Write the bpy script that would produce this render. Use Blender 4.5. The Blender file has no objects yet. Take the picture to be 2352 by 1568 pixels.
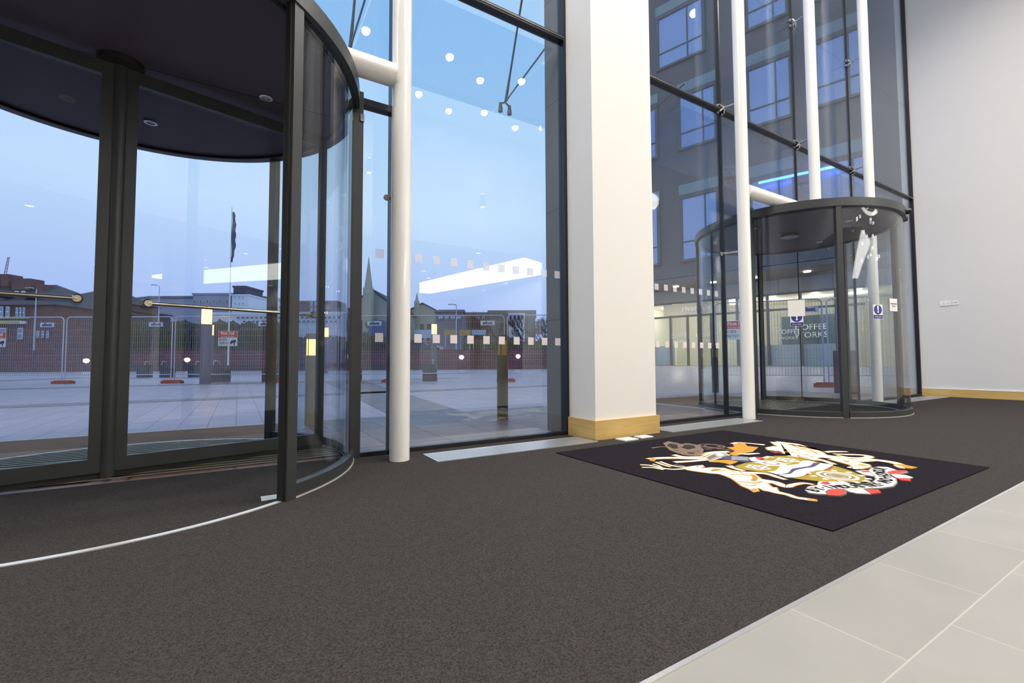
import bpy, math, random
from mathutils import Vector, Matrix
random.seed(7)
D = bpy.data; S = bpy.context.scene; C = S.collection
R_ = math.radians
# ------------------------------------------------------------------ camera
FPX, EYE = 1038.0, 0.75
yaw, pit, rol = R_(31.25), R_(2.58), R_(-0.25)
fwd = Vector((math.sin(yaw)*math.cos(pit), math.cos(yaw)*math.cos(pit), math.sin(pit)))
r0 = Vector((math.cos(yaw), -math.sin(yaw), 0)); u0 = r0.cross(fwd)
RT = r0*math.cos(rol)+u0*math.sin(rol); UP = -r0*math.sin(rol)+u0*math.cos(rol)
cd = D.cameras.new('camera'); cam = D.objects.new('camera', cd); C.objects.link(cam)
cd.sensor_width = 36; cd.sensor_fit = 'HORIZONTAL'; cd.lens = 36*FPX/2352; cd.clip_end = 900; cd.clip_start = 0.05
m = Matrix((RT, UP, -fwd)).transposed().to_4x4(); m.translation = Vector((0, 0, EYE)); cam.matrix_world = m
S.camera = cam
# ------------------------------------------------------------------ sky + exposure
S.view_settings.view_transform = 'Standard'; S.view_settings.look = 'None'
S.view_settings.exposure = 0.0; S.view_settings.gamma = 1.0
try: S.view_settings.use_curve_mapping = False
except Exception: pass
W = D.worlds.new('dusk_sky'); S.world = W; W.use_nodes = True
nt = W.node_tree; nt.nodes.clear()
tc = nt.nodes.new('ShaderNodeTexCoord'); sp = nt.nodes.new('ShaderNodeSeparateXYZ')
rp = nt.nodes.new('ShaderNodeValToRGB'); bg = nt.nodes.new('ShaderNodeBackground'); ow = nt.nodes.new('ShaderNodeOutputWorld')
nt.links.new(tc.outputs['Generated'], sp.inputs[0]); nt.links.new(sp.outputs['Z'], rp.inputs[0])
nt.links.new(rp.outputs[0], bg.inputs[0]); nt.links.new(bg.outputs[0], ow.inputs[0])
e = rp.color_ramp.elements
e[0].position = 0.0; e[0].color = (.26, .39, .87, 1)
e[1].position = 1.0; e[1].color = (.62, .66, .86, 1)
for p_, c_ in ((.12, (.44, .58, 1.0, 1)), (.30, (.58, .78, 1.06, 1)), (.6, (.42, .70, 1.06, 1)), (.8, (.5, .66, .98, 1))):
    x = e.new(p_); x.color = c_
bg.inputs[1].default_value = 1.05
L_DL, L_SOF = 325.0, 120.0      # power of one high downlight / one low-ceiling downlight
# ------------------------------------------------------------------ pixel <-> place helpers
def ray(x, y): return fwd + RT*((x-1176)/FPX) - UP*((y-784)/FPX)
def pt(x, y, d): return Vector((0, 0, EYE)) + ray(x, y)*d            # point at distance d along the view axis
def fl(x, y, z=0.0):
    r = ray(x, y); t = (z-EYE)/r.z; return Vector((r.x*t, r.y*t, z))
# ------------------------------------------------------------------ materials
MATS = {}
def srgb(r, g, b):
    f = lambda v: (v/255/12.92) if v/255 <= .04045 else ((v/255+.055)/1.055)**2.4
    return (f(r), f(g), f(b), 1)
def mat(name, col, rough=.6, metal=0.0, var=0.0, vs=8.0, bump=0.0, bs=200.0, emit=0.0, ecol=None, spec=.5, coat=0.0):
    if name in MATS: return MATS[name]
    m = D.materials.new(name); m.use_nodes = True; n = m.node_tree.nodes; l = m.node_tree.links
    b = n['Principled BSDF']; b.inputs['Base Color'].default_value = col; b.inputs['Roughness'].default_value = rough
    b.inputs['Metallic'].default_value = metal; b.inputs['Specular IOR Level'].default_value = spec
    if coat: b.inputs['Coat Weight'].default_value = coat
    t = n.new('ShaderNodeTexCoord')
    if var:
        ns = n.new('ShaderNodeTexNoise'); ns.inputs['Scale'].default_value = vs; ns.inputs['Detail'].default_value = 6
        l.new(t.outputs['Object'], ns.inputs['Vector'])
        mx = n.new('ShaderNodeMix'); mx.data_type = 'RGBA'
        mx.inputs[6].default_value = tuple(c*(1-var) for c in col[:3])+(1,)
        mx.inputs[7].default_value = tuple(min(1, c*(1+var)) for c in col[:3])+(1,)
        l.new(ns.outputs['Fac'], mx.inputs[0]); l.new(mx.outputs[2], b.inputs['Base Color'])
    if bump:
        nb = n.new('ShaderNodeTexNoise'); nb.inputs['Scale'].default_value = bs; nb.inputs['Detail'].default_value = 3
        l.new(t.outputs['Object'], nb.inputs['Vector'])
        bp = n.new('ShaderNodeBump'); bp.inputs['Strength'].default_value = bump; bp.inputs['Distance'].default_value = .01
        l.new(nb.outputs['Fac'], bp.inputs['Height']); l.new(bp.outputs[0], b.inputs['Normal'])
    if emit:
        b.inputs['Emission Color'].default_value = ecol or col; b.inputs['Emission Strength'].default_value = emit
    MATS[name] = m; return m
def brickmat(name, c1, c2, cm, w, h, mortar, rough=.8, axes='XY', rot=0.0, offset=.5, var=.12, gloss_noise=False, bump=.15):
    m = D.materials.new(name); m.use_nodes = True; n = m.node_tree.nodes; l = m.node_tree.links
    b = n['Principled BSDF']; b.inputs['Roughness'].default_value = rough
    t = n.new('ShaderNodeTexCoord'); mp = n.new('ShaderNodeMapping'); l.new(t.outputs['Object'], mp.inputs[0])
    mp.inputs['Rotation'].default_value = (0, 0, rot)
    if axes == 'XZ': mp.vector_type = 'POINT'; mp.inputs['Rotation'].default_value = (R_(-90), 0, 0)
    if axes == 'YZ': mp.inputs['Rotation'].default_value = (R_(-90), 0, R_(90))
    br = n.new('ShaderNodeTexBrick'); l.new(mp.outputs[0], br.inputs['Vector'])
    br.inputs['Color1'].default_value = c1; br.inputs['Color2'].default_value = c2; br.inputs['Mortar'].default_value = cm
    br.inputs['Scale'].default_value = 1; br.inputs['Mortar Size'].default_value = mortar; br.inputs['Mortar Smooth'].default_value = .1
    br.inputs['Brick Width'].default_value = w; br.inputs['Row Height'].default_value = h; br.offset = offset
    ns = n.new('ShaderNodeTexNoise'); ns.inputs['Scale'].default_value = 3; ns.inputs['Detail'].default_value = 8
    l.new(t.outputs['Object'], ns.inputs['Vector'])
    mr = n.new('ShaderNodeMapRange'); mr.inputs[3].default_value = 1-var; mr.inputs[4].default_value = 1+var
    l.new(ns.outputs['Fac'], mr.inputs[0])
    mx = n.new('ShaderNodeVectorMath'); mx.operation = 'SCALE'; l.new(br.outputs['Color'], mx.inputs[0]); l.new(mr.outputs[0], mx.inputs['Scale'])
    l.new(mx.outputs[0], b.inputs['Base Color'])
    if gloss_noise:
        m2 = n.new('ShaderNodeMapRange'); m2.inputs[3].default_value = rough-.15; m2.inputs[4].default_value = rough+.15
        l.new(ns.outputs['Fac'], m2.inputs[0]); l.new(m2.outputs[0], b.inputs['Roughness'])
    bp = n.new('ShaderNodeBump'); bp.inputs['Strength'].default_value = bump; bp.inputs['Distance'].default_value = .005; bp.invert = True
    l.new(br.outputs['Fac'], bp.inputs['Height']); l.new(bp.outputs[0], b.inputs['Normal'])
    MATS[name] = m; return m
def glassmat(name, tint, f0=.045, boost=1.0):
    m = D.materials.new(name); m.use_nodes = True; n = m.node_tree.nodes; l = m.node_tree.links; n.clear()
    o = n.new('ShaderNodeOutputMaterial'); tr = n.new('ShaderNodeBsdfTransparent'); gl = n.new('ShaderNodeBsdfGlossy')
    gl.inputs['Roughness'].default_value = 0.0; tr.inputs[0].default_value = tint
    lw = n.new('ShaderNodeLayerWeight'); pw = n.new('ShaderNodeMath'); pw.operation = 'POWER'; pw.inputs[1].default_value = 5
    mr = n.new('ShaderNodeMapRange'); mr.inputs[3].default_value = f0; mr.inputs[4].default_value = boost
    mx = n.new('ShaderNodeMixShader')
    l.new(lw.outputs['Facing'], pw.inputs[0]); l.new(pw.outputs[0], mr.inputs[0]); l.new(mr.outputs[0], mx.inputs[0])
    l.new(tr.outputs[0], mx.inputs[1]); l.new(gl.outputs[0], mx.inputs[2]); l.new(mx.outputs[0], o.inputs[0])
    MATS[name] = m; return m
def carpetmat(name, c1, c2, scale=260.0):
    m = D.materials.new(name); m.use_nodes = True; n = m.node_tree.nodes; l = m.node_tree.links
    b = n['Principled BSDF']; b.inputs['Roughness'].default_value = 1; b.inputs['Specular IOR Level'].default_value = .1
    b.inputs['Specular IOR Level'].default_value = .04
    t = n.new('ShaderNodeTexCoord'); v = n.new('ShaderNodeTexVoronoi'); v.inputs['Scale'].default_value = scale
    l.new(t.outputs['Object'], v.inputs['Vector'])
    r = n.new('ShaderNodeValToRGB'); r.color_ramp.elements[0].color = c1; r.color_ramp.elements[1].color = c2
    s = n.new('ShaderNodeSeparateColor'); l.new(v.outputs['Color'], s.inputs[0]); l.new(s.outputs[0], r.inputs[0])
    l.new(r.outputs[0], b.inputs['Base Color'])
    bp = n.new('ShaderNodeBump'); bp.inputs['Strength'].default_value = .5; bp.inputs['Distance'].default_value = .003
    l.new(v.outputs['Distance'], bp.inputs['Height']); l.new(bp.outputs[0], b.inputs['Normal'])
    MATS[name] = m; return m
def woodmat(name, c1, c2, along='X'):
    m = D.materials.new(name); m.use_nodes = True; n = m.node_tree.nodes; l = m.node_tree.links
    b = n['Principled BSDF']; b.inputs['Roughness'].default_value = .4
    t = n.new('ShaderNodeTexCoord'); mp = n.new('ShaderNodeMapping'); l.new(t.outputs['Object'], mp.inputs[0])
    mp.inputs['Scale'].default_value = (1.5, 1.5, 22)
    ns = n.new('ShaderNodeTexNoise'); ns.inputs['Scale'].default_value = 2.2; ns.inputs['Detail'].default_value = 8; ns.inputs['Distortion'].default_value = .8
    l.new(mp.outputs[0], ns.inputs['Vector'])
    r = n.new('ShaderNodeValToRGB'); r.color_ramp.elements[0].color = c1; r.color_ramp.elements[1].color = c2
    r.color_ramp.elements[0].position = .3; r.color_ramp.elements[1].position = .7
    l.new(ns.outputs['Fac'], r.inputs[0]); l.new(r.outputs[0], b.inputs['Base Color'])
    MATS[name] = m; return m

GLASS = glassmat('facade_glass', (.93, .955, .955, 1), .045)
DGLASS = glassmat('door_glass', (.93, .95, .96, 1), .04)
CANOPY = glassmat('canopy_glass', (.86, .94, 1.0, 1), .05)
CARPET = carpetmat('charcoal_carpet', (.028, .0255, .0255, 1), (.066, .060, .059, 1))
MATBASE = carpetmat('black_mat_pile', (.009, .008, .011, 1), (.024, .021, .028, 1), 330)
WHITEWALL = mat('white_paint', (.83, .82, .80, 1), .6, var=.02, vs=2, bump=.02)
GREYWALL = mat('pale_wall_paint', (.68, .67, .68, 1), .6, var=.015, vs=1)
STEELW = mat('white_gloss_steel', (.88, .87, .85, 1), .16, coat=.5)
OAK = woodmat('oak_veneer', srgb(196, 160, 92), srgb(214, 182, 118))
ANTH = mat('anthracite_frame', (.046, .050, .053, 1), .38, .2)
DARKF = mat('dark_frame', (.012, .012, .015, 1), .35)
DRUMC = mat('drum_ceiling_panel', (.085, .070, .088, 1), .55, spec=.3)
CHROME = mat('stainless_steel', (.62, .60, .56, 1), .18, 1.0)
DCHROME = mat('dark_stainless', (.20, .19, .18, 1), .3, 1.0)
ALU = mat('brushed_aluminium', (.70, .70, .70, 1), .35, .85)
WHITEP = mat('white_plastic', (.85, .84, .82, 1), .4)
TILE = brickmat('grey_floor_tile', (.282, .278, .262, 1), (.31, .306, .29, 1), (.42, .41, .375, 1), .60, .292, .0022, .42, offset=.5, var=.10, gloss_noise=True, bump=.05)
STONE = brickmat('pier_stone', (.20, .195, .19, 1), (.22, .21, .205, 1), (.08, .08, .08, 1), 1.2, .9, .004, .7, axes='YZ', offset=0, bump=.1)
PAVE = brickmat('plaza_slabs', (.33, .285, .37, 1), (.39, .335, .43, 1), (.15, .13, .17, 1), .60, .30, .006, .36, rot=R_(90), offset=.5, var=.14, gloss_noise=True, bump=.25)
PAVED = brickmat('dark_paving', (.14, .12, .15, 1), (.18, .155, .18, 1), (.06, .055, .07, 1), .6, .45, .01, .4, offset=.5, var=.15, gloss_noise=True)
PAVEB = brickmat('carpet_reflection_paving', (.25, .17, .15, 1), (.31, .22, .20, 1), (.12, .09, .09, 1), .6, .6, .01, .4, offset=0, var=.2, gloss_noise=True)
REDBRICK = brickmat('red_brick', srgb(132, 84, 86), srgb(112, 72, 80), srgb(95, 60, 60), .45, .15, .012, .85, axes='XZ', bump=.05)
WALLBRICK = brickmat('garden_wall_block', srgb(112, 72, 78), srgb(98, 62, 70), srgb(150, 112, 118), .9, .30, .014, .85, axes='XZ', bump=.05)
GLOW = mat('lamp_lens', (1, .8, .5, 1), emit=3.4, ecol=(1, .60, .16, 1))
DLGLOW = mat('downlight_lens', (1, 1, 1, 1), emit=26, ecol=(1, .96, .88, 1))
DLLOW = mat('low_downlight_lens', (1, 1, 1, 1), emit=9, ecol=(1, .96, .88, 1))
COVE = mat('cove_light', (1, 1, 1, 1), emit=9, ecol=(1, .97, .90, 1))
# ------------------------------------------------------------------ mesh builder
class MB:
    def __init__(s): s.v = []; s.f = []; s.mi = []; s.k = 0
    def add(s, vs, fs):
        o = len(s.v); s.v += [Vector(v) for v in vs]
        for f in fs: s.f.append([i+o for i in f]); s.mi.append(s.k)
        return s
    def box(s, x0, x1, y0, y1, z0, z1):
        return s.add([(x0,y0,z0),(x1,y0,z0),(x1,y1,z0),(x0,y1,z0),(x0,y0,z1),(x1,y0,z1),(x1,y1,z1),(x0,y1,z1)],
                     [(0,3,2,1),(4,5,6,7),(0,1,5,4),(1,2,6,5),(2,3,7,6),(3,0,4,7)])
    def obox(s, c, a, b, cc):                          # centre + three half vectors
        c, a, b, cc = map(Vector, (c, a, b, cc)); V = []
        for k in (-1, 1):
            for i, j in ((-1,-1),(1,-1),(1,1),(-1,1)): V.append(c+a*i+b*j+cc*k)
        return s.add(V, [(0,3,2,1),(4,5,6,7),(0,1,5,4),(1,2,6,5),(2,3,7,6),(3,0,4,7)])
    def tube(s, pts, r, n=16, cap=True):
        pts = [Vector(p) for p in pts]; rs = r if isinstance(r, (list, tuple)) else [r]*len(pts)
        V = []; prev = None
        for i, p in enumerate(pts):
            t = ((pts[min(i+1, len(pts)-1)]-p).normalized() + (p-pts[max(i-1, 0)]).normalized())
            t = t.normalized() if t.length > 1e-6 else Vector((0, 0, 1))
            if prev is None:
                a = t.cross(Vector((0, 0, 1)))
                if a.length < 1e-3: a = t.cross(Vector((1, 0, 0)))
            else: a = prev - t*prev.dot(t)
            a.normalize(); prev = a; b = t.cross(a)
            for k in range(n):
                an = 2*math.pi*k/n; V.append(p+(a*math.cos(an)+b*math.sin(an))*rs[i])
        F = []
        for i in range(len(pts)-1):
            for k in range(n): F.append((i*n+k, i*n+(k+1) % n, (i+1)*n+(k+1) % n, (i+1)*n+k))
        if cap: F.append(tuple(range(n-1, -1, -1))); F.append(tuple((len(pts)-1)*n+k for k in range(n)))
        return s.add(V, F)
    def ring(s, cx, cy, ri, ro, z0, z1, a0=0, a1=360, n=None):
        full = abs(a1-a0) >= 360; n = n or max(4, int(abs(a1-a0)/3)); V = []; F = []
        for i in range(n+(0 if full else 1)):
            a = R_(a0+(a1-a0)*i/n); c, q = math.cos(a), math.sin(a)
            V += [(cx+ri*c, cy+ri*q, z0), (cx+ro*c, cy+ro*q, z0), (cx+ro*c, cy+ro*q, z1), (cx+ri*c, cy+ri*q, z1)]
        m_ = n if full else n
        for i in range(m_):
            a = 4*i; b = 4*((i+1) % n) if full else 4*(i+1)
            for k in range(4): F.append((a+k, b+k, b+(k+1) % 4, a+(k+1) % 4))
        if not full: F += [(0,1,2,3), (4*n+3, 4*n+2, 4*n+1, 4*n)]
        return s.add(V, F)
    def prism(s, pts, z0, z1):                         # 2-D outline raised
        n = len(pts); V = [(p[0], p[1], z0) for p in pts]+[(p[0], p[1], z1) for p in pts]
        ar = sum(pts[i][0]*pts[(i+1) % n][1]-pts[(i+1) % n][0]*pts[i][1] for i in range(n))
        F = [tuple(range(n))[::-1], tuple(range(n, 2*n))] if ar > 0 else [tuple(range(n)), tuple(range(n, 2*n))[::-1]]
        for i in range(n):
            q = (i, (i+1) % n, n+(i+1) % n, n+i); F.append(q if ar > 0 else q[::-1])
        return s.add(V, F)
    def extr(s, pts, d):                               # planar 3-D outline pushed along d
        n = len(pts); V = [Vector(p) for p in pts]+[Vector(p)+Vector(d) for p in pts]
        F = [tuple(range(n)), tuple(range(2*n-1, n-1, -1))]+[(i, n+i, n+(i+1) % n, (i+1) % n) for i in range(n)]
        return s.add(V, F)
    def disc(s, cx, cy, r, z0, z1, n=32): return s.prism([(cx+r*math.cos(2*math.pi*i/n), cy+r*math.sin(2*math.pi*i/n)) for i in range(n)], z0, z1)
    def lathe(s, prof, c, n=24, axis=(0,0,1)):
        ax = Vector(axis).normalized(); a = ax.cross(Vector((0,0,1)))
        if a.length < 1e-3: a = ax.cross(Vector((1,0,0)))
        a.normalize(); b = ax.cross(a); V = []; F = []
        for r, h in prof:
            for k in range(n):
                t = 2*math.pi*k/n; V.append(Vector(c)+ax*h+(a*math.cos(t)+b*math.sin(t))*r)
        for i in range(len(prof)-1):
            for k in range(n): F.append((i*n+k, i*n+(k+1) % n, (i+1)*n+(k+1) % n, (i+1)*n+k))
        F.append(tuple(range(n-1,-1,-1))); F.append(tuple((len(prof)-1)*n+k for k in range(n)))
        return s.add(V, F)
    def build(s, name, m, parent=None, smooth=True, base=None, fix=True):
        off = Vector((0,0,0))
        if parent is not None:
            q = parent
            while q is not None: off += q.location; q = q.parent
        elif base is not None: off = Vector(base)
        elif s.v:
            xs = [v.x for v in s.v]; ys = [v.y for v in s.v]
            off = Vector(((min(xs)+max(xs))/2, (min(ys)+max(ys))/2, min(v.z for v in s.v)))
        me = D.meshes.new(name); me.from_pydata([v-off for v in s.v], [], s.f); me.update()
        for mm in (m if isinstance(m, (list, tuple)) else [m]): me.materials.append(mm)
        if s.k: me.polygons.foreach_set('material_index', s.mi)
        if fix:
            import bmesh
            b = bmesh.new(); b.from_mesh(me); bmesh.ops.recalc_face_normals(b, faces=b.faces); b.to_mesh(me); b.free()
        if smooth and len(me.polygons):
            me.shade_smooth()
            try: me.set_sharp_from_angle(angle=R_(35))
            except Exception: pass
        o = D.objects.new(name, me); C.objects.link(o)
        if parent is not None: o.parent = parent
        else: o.location = off
        return o
def thing(name, label, cat, loc=(0,0,0), group=None):
    o = D.objects.new(name, None); C.objects.link(o); o.location = loc; o.empty_display_size = .1
    o['label'] = label; o['category'] = cat
    if group: o['group'] = group
    return o
def tag(o, label, cat, group=None, kind=None):
    o['label'] = label; o['category'] = cat
    if group: o['group'] = group
    if kind: o['kind'] = kind
    return o
def struct(o): o['kind'] = 'structure'; return o
def copy_tree(o, parent=None):
    c = o.copy(); C.objects.link(c); c.parent = parent
    for ch in list(o.children): copy_tree(ch, c)
    return c
def text(name, s_, size, m, parent, org, ax, ay, depth=.002, align='CENTER', bold=0.0):
    cu = D.curves.new('lettering', 'FONT'); cu.body = s_; cu.size = size; cu.align_x = align; cu.align_y = 'CENTER'
    cu.extrude = depth; cu.offset = bold; cu.resolution_u = 3
    t = D.objects.new('tmp', cu); C.objects.link(t); bpy.context.view_layer.update()
    me = D.meshes.new_from_object(t.evaluated_get(bpy.context.evaluated_depsgraph_get())); D.objects.remove(t)
    ax = Vector(ax).normalized(); ay = Vector(ay).normalized(); az = ax.cross(ay)
    M = Matrix((ax, ay, az)).transposed().to_4x4(); off = Vector((0,0,0)); q = parent
    while q is not None: off += q.location; q = q.parent
    M.translation = Vector(org)-off
    me.transform(M); me.materials.clear(); me.materials.append(m)
    o = D.objects.new(name, me); C.objects.link(o); o.parent = parent; return o
def lamp(name, kind, loc, energy, col=(1,1,1), size=.2, parent=None, spot=120, rot=None, blend=.6):
    ld = D.lights.new(name, kind); ld.energy = energy; ld.color = col
    if kind == 'AREA': ld.shape = 'DISK'; ld.size = size
    else: ld.shadow_soft_size = size
    if kind == 'SPOT': ld.spot_size = R_(spot); ld.spot_blend = blend
    o = D.objects.new(name, ld); C.objects.link(o)
    off = Vector((0,0,0)); q = parent
    while q is not None: off += q.location; q = q.parent
    o.location = Vector(loc)-off; o.parent = parent
    if rot: o.rotation_euler = rot
    return o
#=================================================================== ROOM SHELL
YF = 3.75; XR = 12.4; XL = -9.0; YB = -20.0; LZ = 4.86; CZ = 9.3
b = MB(); b.box(XL, XR, .775, YF+.03, -.12, 0)
o = struct(b.build('floor', CARPET, base=(0,0,0)))
b = MB(); b.box(XL, XR, YB, .765, -.12, 0); struct(b.build('floor', TILE, base=(1.447, .775, 0)))
b = MB(); b.box(XL, XR, .763, .777, -.02, .0035); struct(b.build('trim_1', ALU))
b = MB(); b.box(XR, XR+.3, YB, YF+.15, 0, 14); struct(b.build('wall_right', GREYWALL))
b = MB(); b.box(XL-.3, XL, YB, YF+.15, 0, 9); struct(b.build('wall_left', WHITEWALL))
b = MB(); b.box(XL, XR, YB-.3, YB, 0, LZ+.2); struct(b.build('wall_rear', WHITEWALL))
b = MB(); b.box(XL, XR, -7.3, -7.05, LZ, CZ); struct(b.build('wall_back', WHITEWALL))
b = MB(); b.box(XL, XR, -7.3, YF-.25, CZ, CZ+.2); struct(b.build('ceiling', WHITEWALL))
b = MB(); b.box(XL, XR, YB, -7.3, LZ, LZ+.15); struct(b.build('ceiling', WHITEWALL))
b = MB(); b.box(XL-.3, XR+.3, YF-.25, YF+.25, CZ, 11.0); struct(b.build('wall_front', GREYWALL))
b = MB(); b.box(XR-.018, XR, YB, YF-.04, 0, .155); struct(b.build('baseboard_right', OAK))
b = MB(); b.box(XR-.022, XR, YB, YF-.04, .155, .163); struct(b.build('trim_2', WHITEP))
# lit cove set into the low rear ceiling, and the beige fittings further back
b = MB(); b.prism([(7.3,-17.9),(9.7,-17.9),(12.2,-9.6),(12.2,-8.4),(9.6,-7.35)], LZ-.035, LZ-.005)
tag(b.build('light_cove', COVE), 'long slanting white light cove set in the low rear ceiling', 'ceiling light')
# ------------------------------------------------------------------ high and low downlights
def downlight(loc, r, glow, label, group, power, bezel=WHITEP, sp=150, col=(1, .93, .84)):
    t = thing('downlight', label, 'downlight', loc, group)
    x, y, z = loc
    b = MB(); b.ring(x, y, r*.78, r, z-.012, z, n=24); b.build('bezel', bezel, t)
    b = MB(); b.disc(x, y, r*.76, z-.006, z-.001, 20); b.build('lens', glow, t)
    if power: lamp('bulb', 'SPOT', (x, y, z-.03), power, col, .10, t, sp, blend=.8)
    return t
hi = [(2.65,-4.04),(4.9,-3.86),(6.11,-4.36),(7.21,-3.76),(4.76,-5.98),(5.96,-6.39),(7.04,-5.87),(8.47,-6.18),(9.33,-5.7)]
for x, y in hi: downlight((x, y, CZ), .13, DLGLOW, 'round downlight in the high ceiling above the rear of the hall', 'high ceiling downlights over the rear', L_DL)
for x in (-7.2, -5.0, -2.8, -.6, 1.6, 3.3, 5.6, 7.8, 9.4):  # unseen downlights added to light the carpet side of the hall
    for y in (.7, 2.2):
        downlight((x, y, CZ), .13, DLGLOW, 'added round downlight in the high ceiling above the carpet', 'added high ceiling downlights over the carpet', L_DL)
lo = [(7.7,-7.6),(7.4,-9.4),(7.1,-11.8),(7.9,-13.3),(12.0,-15.4),(11.9,-12.7),(4.2,-11.3),(1.6,-8.9),(-1.9,-8.9),(5.2,-16.5),(-6,-12)]
for x, y in lo: downlight((x, y, LZ), .12, DLLOW, 'small downlight in the low rear ceiling', 'low ceiling downlights', L_SOF)
# up-and-down wall lamps on the rear upper wall
for i, (x, z) in enumerate(((7.5, 6.6), (3.45, 6.99))):
    t = thing('wall_lamp', ('grey cylinder up-and-down lamp on the rear wall, right one', 'grey cylinder up-and-down lamp on the rear wall, left one')[i], 'wall lamp', (x,-7.05,z-.25), 'up-and-down wall lamps')
    b = MB(); b.tube([(x,-6.88,z-.22),(x,-6.88,z+.22)], .075); b.build('housing', mat('grey_lamp_body', (.3,.32,.38,1), .5), t)
    b = MB(); b.box(x-.03,x+.03,-7.05,-6.95,z-.06,z+.06); b.build('bracket', DCHROME, t)
    for zz in (z-.235, z+.225): MB().disc(x,-6.88,.06,zz,zz+.01,16).build('lens', DLGLOW, t)
    lamp('bulb', 'SPOT', (x,-6.88,z+.26), 30, (1,.95,.85), .04, t, 110, (math.pi,0,0)); lamp('bulb', 'SPOT', (x,-6.88,z-.26), 30, (1,.95,.85), .04, t, 110)
# rear fittings (they show as reflections in the glass)
BEIGE = mat('beige_panel', (.62, .56, .40, 1), .6, var=.05)
MAROON = mat('maroon_panel', (.10, .015, .03, 1), .5)
for x0, x1, y0, y1, z1, lb in ((2.9, 3.8, -8.2, -7.5, 3.9, 'beige boxed column with white cornice, rear of hall, left one'), (5.2, 6.2, -10.6, -9.8, 4.1, 'beige boxed column with white cornice, rear of hall, right one')):
    t = thing('boxed_column', lb, 'column', ((x0+x1)/2, (y0+y1)/2, 0), 'beige boxed columns')
    MB().box(x0, x1, y0, y1, 0, z1-.9).build('shaft', BEIGE, t)
    MB().box(x0-.04, x1+.04, y0-.04, y1+.04, z1-.9, z1-.78).build('cornice', WHITEP, t)
    MB().box(x0+.02, x1-.02, y0+.02, y1-.02, z1-.78, LZ-.001).build('upper_shaft', BEIGE, t)
t = thing('reception_kiosk', 'oak-framed reception kiosk with maroon side panel at the rear', 'kiosk', (10.0,-10.3,0))
MB().box(9.1, 10.3, -10.9, -10.1, 0, 2.9).build('screen', BEIGE, t)
MB().box(8.97, 9.1, -10.9, -10.05, 0, 3.05).build('upright', OAK, t); MB().box(10.3, 10.45, -10.9, -10.05, 0, 3.05).build('upright', OAK, t)
MB().box(9.1, 10.3, -10.9, -10.03, 2.9, 3.05).build('header', OAK, t)
MB().box(10.45, 11.3, -10.8, -10.2, 0, 2.95).build('side_panel', MAROON, t)
PB = mat('pendant_bulb', (1,1,1,1), emit=40, ecol=(1,.96,.88,1))
rg = random.Random(2)
for k in range(34):
    a = k*2.4; rr = .2+.22*math.sqrt(k); x, y, z = 9.1+rr*math.cos(a), -2.2+rr*math.sin(a)*.9, 3.0+rg.uniform(0, 2.4)
    t = thing('pendant_light', 'tiny glowing pendant bulb in the hanging cluster of the hall', 'pendant light', (x, y, z), 'hanging cluster of pendant bulbs')
    MB().lathe([(.01,.05),(.03,.03),(.036,0),(.02,-.03),(.005,-.04)], (x,y,z), 10).build('bulb', PB, t)
    MB().tube([(x,y,z+.05),(x,y,CZ-.002)], .002, 4).build('wire', DARKF, t)
for c_, r_, a0, a1, lb in (((9.9,-2.2), 1.6, 180, 330, 'larger curved white light band hanging in the hall'), ((7.7,-.6), 1.0, 25, 165, 'smaller curved white light band hanging in the hall')):
    t = thing('light_band', lb, 'ceiling light', (c_[0], c_[1], 4.5), 'curved hanging light bands')
    b = MB(); b.ring(c_[0], c_[1], r_, r_+.16, 4.5, 4.56, a0, a1); b.build('lens', COVE, t)
    b = MB(); b.ring(c_[0], c_[1], r_-.02, r_+.18, 4.56, 4.66, a0, a1); b.build('housing', WHITEP, t)
    for a in (a0+5, (a0+a1)/2, a1-5):
        b = MB(); q = (c_[0]+(r_+.08)*math.cos(R_(a)), c_[1]+(r_+.08)*math.sin(R_(a))); b.tube([(q[0],q[1],4.66),(q[0],q[1],CZ-.002)], .004, 6); b.build('suspension_wire', DARKF, t)
# ------------------------------------------------------------------ pillar and outside pier
t = thing('pillar', 'square white pillar with oak skirting between the two glazed bays', 'pillar', (3.36, 3.53, 0))
MB().box(2.94, 3.78, 3.31, YF+.05, 0, CZ-.002).build('shaft', WHITEWALL, t)
MB().box(2.915, 3.805, 3.285, YF-.05, 0, .185).build('skirting', OAK, t)
b = MB(); b.box(2.92, 3.85, YF+.06, 4.07, 0, CZ-.01)
tag(b.build('stone_pier', STONE), 'grey stone-clad pier outside, against the glass beside the white pillar', 'pier')
# ------------------------------------------------------------------ curtain wall
DOT = glassmat('frosted_dot', (1, 1, 1, 1)); _n = DOT.node_tree.nodes; _l = DOT.node_tree.links
_df = _n.new('ShaderNodeBsdfDiffuse'); _df.inputs[0].default_value = (.96, .88, .90, 1); _m = _n.new('ShaderNodeMixShader'); _m.inputs[0].default_value = .75
_l.new([x for x in _n if x.type == 'BSDF_TRANSPARENT'][0].outputs[0], _m.inputs[1]); _l.new(_df.outputs[0], _m.inputs[2]); _l.new(_m.outputs[0], [x for x in _n if x.type == 'OUTPUT_MATERIAL'][0].inputs[0])
DOTF = DOT.copy(); [x for x in DOTF.node_tree.nodes if x.type == 'MIX_SHADER' and x.inputs[1].links and x.inputs[2].links[0].from_node.type == 'BSDF_DIFFUSE'][0].inputs[0].default_value = .42
[x for x in DOTF.node_tree.nodes if x.type == 'BSDF_DIFFUSE'][0].inputs[0].default_value = (.95, .93, .98, 1)
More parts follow.
